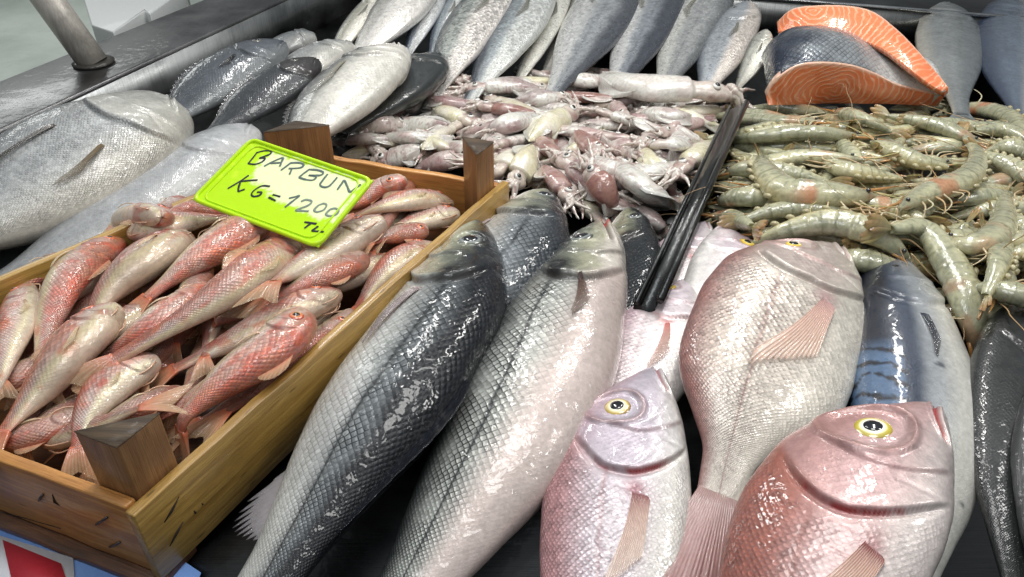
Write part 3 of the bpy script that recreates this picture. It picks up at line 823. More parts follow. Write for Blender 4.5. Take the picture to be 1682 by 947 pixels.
def bass_colours(bd, backcol, midcol, bellycol, h0, h1, h2, seed, netk=1.0):
    n = fbm(bd.local, 22, seed, 4) - .5; n2 = fbm(bd.local, 9, seed + 4, 3) - .5
    h = bd.H + n * .28
    c = mixc(np.array(bellycol), np.array(midcol), sst(h2, h1, h)); c = mixc(c, np.array(backcol), sst(h1, h0, h))
    c = c * (1 + .5 * n2)[..., None]
    hd = bd.head
    n5 = fbm(bd.local, 70, seed + 6, 3) - .5; hk = bd.H + n * .6 + n5 * .5
    cheek = mixc(lin(206, 200, 190), lin(158, 158, 132), sst(-.75, -.15, hk)); cheek = mixc(cheek, lin(104, 108, 92), sst(-.1, .3, hk)); cheek = mixc(cheek, lin(34, 37, 40), sst(.28, .6, hk + .25 * (1 - sst(.0, .1, bd.U))))
    cheek = mixc(cheek, lin(60, 58, 52), np.clip(bd.pre, 0, 1) * .8); cheek = cheek * (1 + .5 * n5)[..., None]
    c = mixc(c, cheek, hd * .85)
    return c, n


def stripe_net(bd, lo, hi, a, b): return (a + (b - a) * sst(lo, hi, bd.H)) * (1 - bd.head * .85)


def sea_bass(name, label, px, z, Dpx, side, roll, seed, net=(.15, 1.), hs=(.62, .1, -.45), cols=None, rows=31, nu=230, nth=150, groove=1.5, mouth_red=False, pec=None, tail=True, dors=None, ui=.15, hi=.34, spot=1.0, spotsz=1.0, Wr=.6, **kw):
    bd = make_body('bass', px, z, eyes=((ui, hi, .088 * Dpx * .0011),), mo=(-.1, -.55, .13), Dpx=Dpx, side=side, roll=roll, rows=rows, nu=nu, nth=nth, Wr=Wr, seed=seed, groove=groove, **kw)
    t = thing(name, label, 'fish', base_of(bd), 'sea bass laid beside the crate')
    cb = cols or (lin(30, 36, 46), lin(122, 128, 130), lin(214, 214, 208))
    c, n = bass_colours(bd, *cb, *hs, seed)
    du = bd.U - bd.uop
    sp = np.clip(1.3 * np.exp(-((du + .018) / .024 / spotsz) ** 2) * np.exp(-((bd.H - .28) / .22 / spotsz) ** 2) * sst(.25, .5, fbm(bd.local, 60, seed + 9, 3)), 0, 1)
    c = mixc(c, lin(22, 24, 26), sp * spot)
    c = mixc(c, lin(52, 46, 44), np.exp(-((du - .004) / .006) ** 2) * sst(-.8, -.5, bd.H) * (1 - sst(.5, .75, bd.H)) * .7)
    c = mixc(c, lin(28, 31, 36), np.clip(bd.lat * 1.3, 0, 1) * .9)
    c = mixc(c, lin(70, 50, 50), bd.mouth * .8)
    lips = (1 - sst(.0, .045, bd.U)) * sst(-.7, -.2, bd.H)
    c = mixc(c, lin(96, 92, 92), lips * .6)
    if mouth_red: c = mixc(c, lin(196, 62, 60), (1 - sst(.03, .06, bd.U)) * np.exp(-((bd.H + .35) / .3) ** 2))
    nt = stripe_net(bd, *hs[:0:-1], *net) if False else (net[0] + (net[1] - net[0]) * sst(hs[2], hs[1], bd.H)) * (1 - .85 * bd.head) * sst(.01, .04, bd.U - bd.uop)
    met = .34 * (1 - sst(hs[1], hs[0], bd.H) * .7) * (.35 + .65 * sst(-.7, .1, bd.H)) * (1 - .4 * bd.head)
    bd.mesh('body', M['scaly'], t, c, nt, met, np.clip(.12 + nt, 0, 1))
    add_eye(bd, t, ui, hi, .102 * bd.D, S_IRIS, .60, bulge=.34)
    if pec: pectoral(bd, t, M['fin'], *pec, rng=RNG)
    if dors: ridge_fin(bd, t, M['fin'], *dors[0], lin(24, 28, 38), lin(32, 36, 46), lin(16, 18, 26), rng=RNG, **dors[1])
    if tail: tail_fin(bd, t, M['fin'], .11, .42, lin(70, 72, 78), lin(40, 44, 52), lin(110, 112, 116), rng=RNG)
    return bd, t


# two whole bass in front, two heads behind
bdA, tA = sea_bass('sea_bass', 'dark backed sea bass lying against the crate with a round blue eye', [(790, 372), (737, 500), (652, 640), (550, 790), (452, 940), (388, 1045)], [.072, .074, .072, .066, .06, .05], 197, 1, -18, 11,
    net=(.35, 1.), hs=(.70, .34, -.22), cols=(lin(12, 15, 22), lin(108, 113, 116), lin(196, 198, 196)),
    pec=(.345, -.05, .53, -.42, .16, .12, lin(120, 100, 100), lin(172, 158, 156), lin(84, 70, 74)), op=.32, dors=((.52, .86, .028), dict(rays=12, lean=.75, side=.5)))
ridge_fin(bdA, tA, M['fin'], .72, .86, .034, lin(150, 146, 150), lin(190, 186, 190), lin(110, 108, 116), dorsal=False, rng=RNG, lean=1.6, spiny=.35, rays=10)
sea_bass('sea_bass', 'pale sea bass with dark netted scales on its back and a red torn mouth', [(992, 368), (932, 520), (850, 690), (745, 860), (655, 1000), (590, 1100)], [.07, .068, .062, .056, .05, .045], 223, -1, 6, 23,
    net=(.0, 1.), hs=(.9, .2, -.5), spotsz=1.5, cols=(lin(52, 56, 56), lin(178, 180, 174), lin(192, 178, 172)), mouth_red=True,
    pec=(.28, -.12, .42, -.30, .10, .16, lin(82, 66, 62), lin(140, 112, 96), lin(60, 46, 46)), ui=.125, hi=.30, rows=33)
sea_bass('sea_bass', 'grey headed sea bass behind the dark backed one at the crate corner', [(902, 322), (842, 420), (765, 540), (690, 650)], [.05, .05, .04, .03], 165, 1, -10, 31, net=(.2, .8), hs=(.75, .3, -.4), cols=(lin(52, 58, 64), lin(140, 146, 150), lin(210, 210, 206)),
    pec=(.31, -.5, .48, -.8, .08, .2, lin(170, 150, 145), lin(200, 190, 186), lin(120, 105, 105)), ui=.10, hi=.3, nu=130, nth=96, tail=False)
sea_bass('sea_bass', 'dark sea bass head peeping out behind the pale bass beside the tray rim', [(1040, 346), (1028, 440), (985, 560), (930, 680)], [.045, .04, .03, .025], 120, 1, -30, 37, net=(.3, .9), hs=(.3, -.1, -.6), cols=(lin(26, 30, 34), lin(66, 72, 76), lin(150, 150, 148)), ui=.12, hi=.5, nu=110, nth=80, tail=False)


def bream(label, px, z, Dpx, roll, seed, tint, side=-1, ui=.16, hi=.5, er=.068, iris=G_IRIS, pup=.45, gash=.6, pec=None, tail=None, rows=34, nu=300, nth=140, backw=.45, squash=1., netk=.75, Wr=.36, vis2=False, pshift=(0, 0), mouthc=.5, **kw):
    bd = make_body('bream', px, z, eyes=((ui, hi, er * Dpx * .00085),) if ui else (), Dpx=Dpx, side=side, roll=roll, rows=rows, nu=nu, nth=nth, Wr=Wr, seed=seed, **kw)
    t = thing('pink_bream', label, 'fish', base_of(bd), 'pink bream at the front of the stall')
    back, mid, belly, headc = tint
    n = fbm(bd.local, 30, seed, 4) - .5; n2 = fbm(bd.local * np.array([1, 1.8, 1]), 55, seed + 8, 4) - .5
    h = bd.H + n * .25
    c = mixc(np.array(belly), np.array(mid), sst(-.75, -.1, h)); c = mixc(c, np.array(back), sst(backw - .3, backw + .3, h))
    c = mixc(c, np.array(headc), bd.head * .55 * sst(-.9, .5, h + .3))
    c = c * (1 + .35 * n + .22 * n2)[..., None]
    c = mixc(c, np.array(back) * .75, bd.lat * .55)
    du = bd.U - bd.uop - .004
    gl = np.exp(-((du - .001) / .0065) ** 2) * sst(-.75, -.45, bd.H) * (1 - sst(.35, .5, bd.H)) * (.25 + .75 * sst(.35, .6, fbm(bd.local, 90, seed + 3, 3) + .06))
    c = mixc(c, lin(150, 38, 38), gl * gash)
    pre = np.exp(-((bd.U - bd.uop * .7) / .006) ** 2) * sst(-.8, -.4, bd.H) * (1 - sst(.0, .25, bd.H))
    c = mixc(c, lin(120, 70, 70), np.clip(bd.pre, 0, 1) * .45)
    c = mixc(c, lin(150, 110, 104), np.clip(bd.sock, 0, 1) * .5)
    c = mixc(c, lin(176, 60, 58), np.clip(bd.mouth * 1.4, 0, 1) * mouthc)
    chk = np.exp(-((bd.U / bd.uop - .82) / .12) ** 2) * np.exp(-((bd.H + .0) / .35) ** 2) * .45
    if pec:
        pu, ph = pec[0][0], pec[0][1]
        rr_ = np.hypot((bd.U - pu) * bd.L, (bd.H - ph + .03) * bd.D * .5) / (.075 * bd.D)
        c = mixc(c, np.array(pec[0][6]), np.exp(-rr_ ** 2) * .75 * sst(.3, .55, fbm(bd.local, 50, seed + 21, 2) + .1))
    nt = netk * (.35 + .65 * sst(-.6, .2, bd.H)) * np.maximum(sst(.028, .06, bd.U - bd.uop), chk) * (1 - .5 * sst(.9, 1., bd.U))
    met = .34 * (1 - .5 * sst(backw - .2, backw + .3, bd.H))
    bd.mesh('body', M['pink'], t, c, nt, met, np.clip(.05 + nt, 0, 1))
    if ui: add_eye(bd, t, ui, hi, er * bd.D, iris, pup, bulge=.30, squash=squash, pshift=pshift)
    if pec: pectoral(bd, t, M['fin'], *pec[0], rng=RNG, **pec[1])
    if tail: tail_fin(bd, t, M['fin'], rng=RNG, **tail)
    return bd, t


PK = (lin(172, 128, 130), lin(190, 180, 186), lin(214, 210, 204), lin(178, 170, 184))
PR = (lin(138, 92, 86), lin(190, 182, 172), lin(216, 210, 198), lin(178, 158, 154))
PD = (lin(150, 92, 80), lin(186, 158, 156), lin(204, 194, 190), lin(188, 156, 156))
PW = (lin(196, 172, 180), lin(222, 214, 214), lin(228, 224, 220), lin(206, 190, 202))
bream('white bream at the back of the pink ones with a red spot by its fin', [(1160, 366), (1126, 440), (1104, 520), (1090, 600)], [.05, .045, .04, .035], 118, 0, 41, PW, ui=None, nu=100, nth=72, pec=((.36, -.1, .55, -.3, .1, .2, lin(190, 110, 110), lin(226, 196, 190), lin(200, 140, 140)), {}), netk=.3)
bream('white bream whose yellow ringed eye shows above the largest pink bream', [(1188, 372), (1190, 440), (1160, 530), (1130, 600)], [.06, .06, .05, .04], 130, 0, 43, PW, side=1, ui=.20, hi=.62, er=.115, iris=Y_IRIS, pup=.45, nu=100, nth=72, netk=.25, gash=.1)
bream('pale bream half hidden left of the largest pink bream, fin root red', [(1136, 462), (1086, 550), (1040, 640), (1000, 730), (975, 800)], [.05, .05, .045, .04, .035], 172, 0, 47, PW, ui=.13, hi=.42, er=.075, iris=Y_IRIS, nu=120, nth=84, netk=.45, pec=((.34, -.05, .60, -.12, .13, .16, lin(206, 120, 116), lin(222, 200, 184), lin(196, 150, 140)), {}), gash=.5)
B2, tB2 = bream('largest pink bream with its brown back and its tail spread toward the front', [(1372, 408), (1302, 512), (1242, 632), (1202, 742), (1182, 830)], [.085, .085, .08, .075, .07], 292, -10, 53, PR, fat=.26, ui=.15, hi=.60, er=.075, iris=Y_IRIS, pup=.55, squash=.75, backw=.74, op=.30, gash=.12,
    pec=((.33, -.26, .70, .34, .24, .20, lin(180, 140, 140), lin(246, 200, 174), lin(255, 240, 226)), dict(rays=13)), tail=dict(length=.17, spread=.27, rays=27, base=lin(176, 146, 142), tip=lin(160, 92, 88), streak=lin(214, 176, 172), fork=.15, bend=(0, 0, .01)), nu=320, nth=150, rows=50)
bream('silvery pink bream in front of the pale bass, its gill slit bloody', [(1076, 606), (1046, 715), (1022, 830), (1000, 960), (985, 1100), (972, 1250), (965, 1380)], [.078, .074, .066, .06, .055, .05, .045], 240, 0, 59, PK, fD=.32, ui=.188, hi=.42, er=.10, pup=.52, gash=1.0, backw=.55, op=.35, mo=(-.1, -.6, .10),
    pec=((.395, -.12, .66, .14, .34, .10, lin(122, 40, 52), lin(250, 214, 190), lin(255, 244, 234)), dict(rays=13)), rows=46)
bream('reddest bream turned sideways with its mouth against the spotted bonito', [(1532, 668), (1434, 786), (1362, 905), (1310, 1030), (1262, 1180), (1220, 1400)], [.125, .12, .11, .10, .09, .08], 326, 10, 61, PD, fD=.3, ui=.19, hi=.28, er=.108, pup=.50, gash=1.0, backw=.3, op=.41, mo=(-.2, -.62, .13), iris=[(0, lin(246, 240, 214)), (.55, lin(250, 246, 226)), (.64, lin(236, 230, 180)), (.72, lin(196, 180, 60)), (.9, lin(170, 150, 40)), (1, lin(120, 92, 70))],
    pec=((.455, -.36, .64, .06, .34, .14, lin(122, 40, 48), lin(248, 200, 174), lin(255, 240, 226)), dict(rays=13)), rows=46, mouthc=.9)


# ------------------------------------------------------------------ bonito, dark fish
def bonito():
    bd = make_body('bonito', [(1452, 424), (1476, 520), (1498, 640), (1506, 760), (1500, 947), (1490, 1080)], [.06, .06, .058, .055, .05, .045], Dpx=212, side=-1, roll=-6, Wr=.7, rows=50, nu=170, nth=110, seed=71)
    t = thing('bonito', 'dark blue backed bonito with wavy stripes between the pink bream and the dark fish', 'fish', base_of(bd))
    n = fbm(bd.local, 26, 71, 4) - .5; h = bd.H + n * .12
    c = mixc(lin(214, 212, 204), lin(156, 160, 164), sst(-.55, .0, h)); c = mixc(c, lin(48, 58, 76), sst(-.02, .25, h)); c = mixc(c, lin(22, 27, 40), sst(.3, .7, h))
    wob = fbm(bd.local, 40, 75, 3)
    st = sst(.55, .8, np.sin((bd.U * bd.L * 250 + bd.H * 9 + wob * 12))) * sst(.3, .4, bd.H) * sst(.36, .44, bd.U)
    c = mixc(c, lin(96, 124, 158), (1 - st) * sst(.34, .46, bd.H) * sst(.38, .46, bd.U) * .7); c = mixc(c, lin(14, 18, 30), st * .9)
    sp = vnoise(bd.local, 95, 8); c = mixc(c, lin(60, 66, 76), sst(.86, .93, sp) * (1 - sst(.1, .3, bd.H)) * sst(.3, .36, bd.U) * .8)
    hd = bd.head; c = mixc(c, lin(122, 128, 134), hd * (1 - sst(.1, .5, bd.H)) * .5)
    bd.mesh('body', M['smooth'], t, c, np.full_like(bd.U, .06), .25 * (1 - sst(0, .4, h)), np.full_like(bd.U, .3))
    add_eye(bd, t, .13, .22, .055 * bd.D, [(0, lin(40, 44, 56)), (.6, lin(60, 66, 80)), (1, lin(36, 42, 56))], .55, bulge=.12)
    pectoral(bd, t, M['fin'], .31, .02, .46, -.10, .16, .05, lin(36, 42, 56), lin(54, 58, 68), lin(28, 32, 44), rng=RNG, lift=.01)
    tail_fin(bd, t, M['fin'], .08, .8, lin(40, 46, 58), lin(30, 36, 46), lin(60, 66, 76), rng=RNG)


bonito()


def dark_fish(label, px, z, Dpx, seed, side=-1, roll=0, Wr=.48, c0=lin(40, 42, 44), c1=lin(70, 72, 72), c2=lin(96, 98, 98), kind='porgy', cat='fish', group=None, net=.5, name='dark_fish', mat='fine', nu=110, nth=76, ui=.15, hi=.4, bl=None, pec=None, tail=True, met=.15, rows=34, op=None, headcol=None, mouthc=.4, er=.06, mott=1., groove=1., dors=False, bw=.35):
    bd = make_body(kind, px, z, Dpx=Dpx, side=side, roll=roll, Wr=Wr, rows=rows, nu=nu, nth=nth, seed=seed, op=op, groove=groove)
    t = thing(name, label, cat, base_of(bd), group)
    n = fbm(bd.local, 24, seed, 4) - .5; n2 = fbm(bd.local, 80, seed + 2, 3) - .5
    h = bd.H + n * .3
    b0, b1 = bl or (-.5, .5)
    c = mixc(np.array(c2), np.array(c1), sst(b0 - bw, b0 + bw, h)); c = mixc(c, np.array(c0), sst(b1 - bw, b1 + bw, h))
    if headcol is not None: c = mixc(c, np.array(headcol), bd.head * .7)
    c = c * (1 + (.5 * n + .3 * n2) * mott)[..., None]
    c = mixc(c, c * .4, np.exp(-((bd.U - bd.uop - .003) / .008) ** 2) * sst(-.8, -.5, bd.H) * (1 - sst(.4, .6, bd.H)) * .8)
    c = mixc(c, c * .5, bd.mouth * mouthc + bd.lat * .4)
    bd.mesh('body', M[mat], t, c, net * (1 - .8 * bd.head), np.full_like(bd.U, met) * (1 - sst(b1 - .2, b1 + .4, bd.H) * .6), np.clip(.2 + net * (1 - bd.head), 0, 1))
    if ui: add_eye(bd, t, ui, hi, er * bd.D, [(0, lin(60, 60, 64)), (.6, lin(120, 118, 104)), (1, lin(50, 50, 50))], .55, bulge=.3)
    if pec: pectoral(bd, t, M['fin'], *pec, rng=RNG)
    if dors: ridge_fin(bd, t, M['fin'], .30, .82, .13 * bd.D, c0 * .8, c1 * .9, c0 * .6, rng=RNG, lean=1.3, side=.25, spiny=.3, rays=14)
    if tail: tail_fin(bd, t, M['fin'], .35 * bd.D, .45, c0 * 1.2, c0, c1, rng=RNG, rays=11)
    return bd, t


dark_fish('wet black fish beside the bonito at the stall corner', [(1690, 500), (1664, 620), (1652, 760), (1660, 900), (1680, 1050)], [.07, .07, .065, .06, .05], 150, 81, c0=lin(28, 30, 31), c1=lin(40, 42, 42), c2=lin(52, 54, 54), side=-1, roll=-20, net=.4, Wr=.55, nu=150, nth=96, ui=None, bl=(-.7, .6))
dark_fish('black fish beyond the wet one, only its rounded flank showing', [(1740, 600), (1716, 740), (1712, 880), (1725, 1050)], [.09, .085, .075, .06], 110, 83, c0=lin(34, 36, 38), c1=lin(48, 50, 50), c2=lin(70, 70, 70), side=-1, roll=-10, net=.4, Wr=.5, ui=None)

# ------------------------------------------------------------------ left pile
GR = dict(c0=lin(120, 122, 122), c1=lin(182, 184, 184), c2=lin(198, 194, 184), name='grey_meagre', cat='fish', group='grey fish behind the crate', kind='meagre', mat='fine')
dark_fish('grey fish under the big silver one, its flank along the crate', [(412, 212), (330, 268), (215, 345), (90, 420), (-60, 500)], [.07, .07, .065, .06, .05], 120, 87, side=-1, roll=-8, Wr=.5, nu=150, nth=100, ui=None, net=.5, rows=80, groove=.5, **{**GR, 'c0': lin(112, 114, 116), 'c1': lin(172, 174, 176), 'c2': lin(190, 190, 188)})
bd, t = dark_fish('biggest silver grey fish with brown fins lying along the steel rail', [(282, 178), (190, 236), (76, 300), (-70, 380), (-190, 450)], [.115, .11, .10, .09, .08], 205, 89, side=-1, roll=-16, Wr=.55, nu=190, nth=128, ui=None, net=.95, rows=84, headcol=lin(176, 174, 164), groove=.9, **GR)
pectoral(bd, t, M['fin'], .40, .34, .80, .46, .10, .05, lin(60, 52, 48), lin(104, 102, 98), lin(50, 48, 46), rng=RNG, lift=.02)
pectoral(bd, t, M['fin'], .37, -.38, .60, -.60, .08, .08, lin(120, 100, 66), lin(150, 134, 104), lin(80, 66, 44), rng=RNG, lift=.03, name='pelvic_fin')
DK = dict(dors=True, er=.085, group='dark fish heaped by the steel rail', cat='fish', name='dark_bream')
dark_fish('slate blue fish topmost by the steel rail behind the big grey one', [(470, 74), (400, 106), (335, 150), (288, 190), (255, 220)], [.12, .11, .095, .08, .07], 84, 91, side=-1, roll=-12, c0=lin(44, 48, 55), c1=lin(74, 80, 88), c2=lin(112, 116, 118), pec=(.33, .1, .5, .0, .1, .15, lin(40, 42, 44), lin(60, 60, 60), lin(30, 30, 32)), **DK)
dark_fish('grey fish tucked behind the two dark ones near the rail', [(580, 78), (520, 100), (460, 140), (420, 170)], [.09, .085, .075, .06], 66, 93, side=-1, roll=10, c0=lin(110, 114, 116), c1=lin(160, 162, 160), c2=lin(190, 188, 180), **DK)
dark_fish('blackish snout showing above the grey fish by the rail', [(520, 62), (478, 72), (430, 96)], [.09, .085, .08], 44, 95, side=-1, roll=10, c0=lin(70, 74, 80), c1=lin(110, 114, 116), c2=lin(150, 150, 148), **DK)
dark_fish('black fish with a brown head behind the crate post', [(523, 100), (455, 142), (390, 186), (330, 230)], [.125, .11, .095, .08], 70, 97, side=-1, roll=-12, c0=lin(28, 30, 36), c1=lin(44, 48, 54), c2=lin(70, 72, 74), headcol=lin(42, 34, 32), **DK)
dark_fish('jet black fish between the white bellied one and the squid', [(722, 96), (672, 132), (612, 180), (560, 222)], [.07, .065, .06, .05], 82, 99, side=-1, roll=10, c0=lin(26, 29, 31), c1=lin(34, 38, 40), c2=lin(46, 50, 50), **DK)
bd, t = dark_fish('white bellied fish with its dark back and pale snout behind the crate', [(657, 84), (600, 124), (545, 176), (495, 228), (455, 268)], [.12, .115, .105, .095, .085], 108, 101, side=-1, roll=10, c0=lin(62, 64, 66), c1=lin(150, 150, 146), c2=lin(214, 211, 202), bl=(.12, .55), net=.25, nu=150, nth=96, ui=.16, hi=.6, pec=(.34, .22, .66, .34, .09, .12, lin(150, 146, 120), lin(170, 168, 160), lin(120, 118, 112)), **DK)

# ------------------------------------------------------------------ back rows
BK = dict(group='silver fish laid in a row at the back', cat='fish', name='silver_fish', kind='porgy', ui=.14)
SB = [  # label, spine, Dpx, c0, c1, c2, bl, net, side, z
 ('whitish fish first in the back row beside the rail', [(632, -14), (600, 22), (565, 66), (545, 100)], 38, (150, 150, 146), (206, 202, 186), (226, 222, 210), (-.2, .6), .1, -1, .05),
 ('white bellied fish second in the back row', [(700, -44), (662, 10), (618, 60), (580, 100)], 78, (150, 150, 150), (214, 210, 202), (232, 228, 222), (.1, .8), .1, -1, .07),
 ('thin blue silver fish between the white bellied and the glittering one', [(728, -30), (702, 20), (680, 66), (664, 100)], 42, (78, 90, 108), (168, 178, 190), (206, 208, 208), (-.2, .5), .5, -1, .055),
 ('narrow pale blue fish against the glittering one', [(765, -24), (738, 24), (716, 76), (704, 110)], 36, (100, 116, 136), (176, 186, 192), (208, 210, 208), (-.2, .5), .4, -1, .05),
 ('glittering silver fish with a pink tinged head in the back row', [(838, -40), (800, 10), (762, 66), (728, 130)], 82, (120, 126, 128), (192, 196, 190), (212, 206, 200), (-.2, .6), .9, -1, .065),
 ('grey blue backed fish right of the glittering one', [(888, -30), (862, 20), (826, 76), (790, 134)], 84, (84, 96, 110), (172, 180, 184), (204, 206, 202), (-.3, .35), .5, -1, .06),
 ('whitish narrow fish leaning on the grey blue one', [(930, -30), (908, 20), (884, 70), (856, 124)], 44, (150, 152, 148), (206, 204, 194), (222, 220, 210), (-.1, .6), .2, -1, .045),
 ('pale fish almost hidden in the middle of the back row', [(972, -30), (950, 14), (928, 60), (900, 110)], 40, (130, 130, 126), (180, 178, 168), (206, 202, 194), (-.1, .6), .2, -1, .035),
 ('large silver fish in the middle of the back row, tail toward the squid', [(1030, -60), (1004, -8), (966, 62), (922, 132)], 104, (104, 110, 120), (182, 186, 190), (212, 212, 210), (-.2, .6), .35, 1, .06),
 ('slate backed silver fish right of the large middle one', [(1098, -52), (1078, 0), (1052, 60), (1020, 128)], 92, (84, 90, 104), (166, 172, 180), (214, 214, 212), (-.25, .45), .35, 1, .06),
 ('silver grey fish third from the salmon in the back row', [(1180, -34), (1158, 8), (1128, 62), (1098, 126)], 84, (150, 154, 156), (186, 188, 188), (206, 206, 200), (-.3, .7), .3, 1, .06),
 ('silver blue fish with a bloody throat second from the salmon', [(1228, 6), (1216, 34), (1190, 80), (1166, 132)], 76, (140, 150, 162), (184, 190, 196), (198, 190, 182), (-.4, .7), .3, -1, .06),
 ('thin whitish fish nearest the salmon in the back row', [(1258, 50), (1248, 78), (1232, 110), (1214, 140)], 38, (150, 152, 144), (200, 200, 190), (214, 212, 200), (-.2, .6), .2, -1, .05),
]
for lab, px, dp, c0, c1, c2, bl, net, sd, z in SB:
    (xa, ya), (xb, yb) = px[-2:]; px = list(px) + [(xb + (xb - xa) * .8, yb + (yb - ya) * .8)]
    dark_fish(lab, px, [z + .05, z + .035, z + .01, z - .015, z - .04], dp, int(px[1][0]), side=sd, roll=8 * -sd, Wr=.45, c0=lin(*c0) * .45, c1=lin(*c1) * .74, c2=lin(*c2), mott=.3, bw=.2, bl=(bl[0] + .12, bl[1] - .05), net=net * .4 + .1, met=.4, mat='glit', tail=False, nu=120, nth=80, groove=1.3, rows=30, pec=(.32, -.15, .5, -.1, .1, .14, lin(120, 120, 112), lin(150, 150, 140), lin(90, 90, 86)), **BK)
RK = {**BK, 'group': 'grey fish at the back beyond the salmon'}
dark_fish('grey fish with a whitish edge right behind the salmon', [(1556, 10), (1556, 60), (1564, 120), (1580, 190)], [.06, .06, .055, .05], 112, 111, side=1, roll=0, Wr=.42, c0=lin(112, 118, 120), c1=lin(140, 144, 144), c2=lin(196, 190, 176), bl=(-.8, .2), net=.3, met=.3, nu=100, nth=64, **{**RK, 'ui': None})
dark_fish('dark blue fish in the far corner beyond the salmon', [(1660, 0), (1656, 60), (1660, 130), (1680, 210)], [.06, .06, .055, .05], 118, 113, side=-1, roll=0, Wr=.42, c0=lin(56, 66, 86), c1=lin(104, 116, 132), c2=lin(170, 172, 172), bl=(-.4, .5), net=.5, met=.3, nu=100, nth=64, **{**RK, 'ui': None})
# ------------------------------------------------------------------ heaps: height map that things are laid on one after the other
class Heap:
    def __init__(s, x0, x1, y0, y1, res=.004):
        s.x0, s.y0, s.res = x0, y0, res; s.nx, s.ny = int((x1 - x0) / res) + 1, int((y1 - y0) / res) + 1
        s.h = np.zeros((s.nx, s.ny)); s.X, s.Y = np.meshgrid(x0 + np.arange(s.nx) * res, y0 + np.arange(s.ny) * res, indexing='ij')
    def ij(s, p): return int(round((p[0] - s.x0) / s.res)), int(round((p[1] - s.y0) / s.res))
    def probe(s, p, r):
        i, j = s.ij(p); k = max(1, int(r * .75 / s.res)); a = s.h[max(0, i - k):i + k + 1, max(0, j - k):j + k + 1]
        return float(np.percentile(a, 85)) if a.size else 0.0
    def lay(s, C, r):
        """add a rod along C (n x 3) with radius r(n)"""
        for p, q in zip(C, r):
            i, j = s.ij(p); k = int(q / s.res) + 1
            i0, i1, j0, j1 = max(0, i - k), min(s.nx, i + k + 1), max(0, j - k), min(s.ny, j + k + 1)
            if i0 >= i1 or j0 >= j1: continue
            d2 = (s.X[i0:i1, j0:j1] - p[0]) ** 2 + (s.Y[i0:i1, j0:j1] - p[1]) ** 2
            t = np.where(d2 < q * q, p[2] + np.sqrt(np.maximum(q * q - d2, 0)) * .85, 0)
            s.h[i0:i1, j0:j1] = np.maximum(s.h[i0:i1, j0:j1], t)
    def rest(s, XY, r, stiff=.6, sink=.82):
        """heights of a draped rod's axis"""
        e = np.array([s.probe(p, q) for p, q in zip(XY, r)])
        x = np.linspace(0, 1, len(e)); A = np.vstack([np.ones_like(x), x, x * x]).T
        fit = A @ np.linalg.lstsq(A, e, rcond=None)[0]
        k = np.exp(-np.linspace(-2, 2, 9) ** 2); k /= k.sum(); sm = np.convolve(np.pad(e, 4, 'edge'), k, 'valid')
        z = fit * stiff + sm * (1 - stiff); z = z + np.clip(np.percentile(e - z, 75), 0, .01)
        return z + r * sink


def drop_px(heap, px, rad, z0, n=24, iters=3, stiff=.6, lift=0.0, zmax=.3):
    zz = np.full(len(px), z0)
    for _ in range(iters):   # settle height and place together
        P = np.array([at(p[0], p[1], q) for p, q in zip(px, zz)]); C, L = spline(P, n)
        z = heap.rest(C, rad, stiff) + lift
        zz = .4 * zz + .6 * np.interp(np.linspace(0, 1, len(px)), np.linspace(0, 1, n), z)
    zz = np.minimum(zz, zmax)
    C, L = spline(np.array([at(p[0], p[1], q) for p, q in zip(px, zz)]), n)
    heap.lay(C, rad)
    return C


def inside(P, poly):
    x, y = P; c = False
    for i in range(len(poly)):
        (x1, y1), (x2, y2) = poly[i], poly[i - 1]
        if (y1 > y) != (y2 > y) and x < (x2 - x1) * (y - y1) / (y2 - y1) + x1: c = not c
    return c


# ------------------------------------------------------------------ red mullet in the crate
M['mullet'] = skin('red_mullet_skin', bump=.0006, rough=.32, dark=tuple(lin(168, 120, 110)), linew=.2, wet=.0016, wetscale=90, coat=.9, sub=.08)
MH = Heap(-.75, .1, .35, 1.2)
ci = [c_ + unit(cen - c_) * .03 for c_ in (FR, RR, RL, FL)]; MH.h[:] = .037
for i in range(MH.nx):
    for j in range(MH.ny):
        if inside((MH.X[i, j], MH.Y[i, j]), [tuple(c_[:2]) for c_ in ci]): MH.h[i, j] = .070
MRNG = random.Random(21)
RED = lin(206, 76, 50)


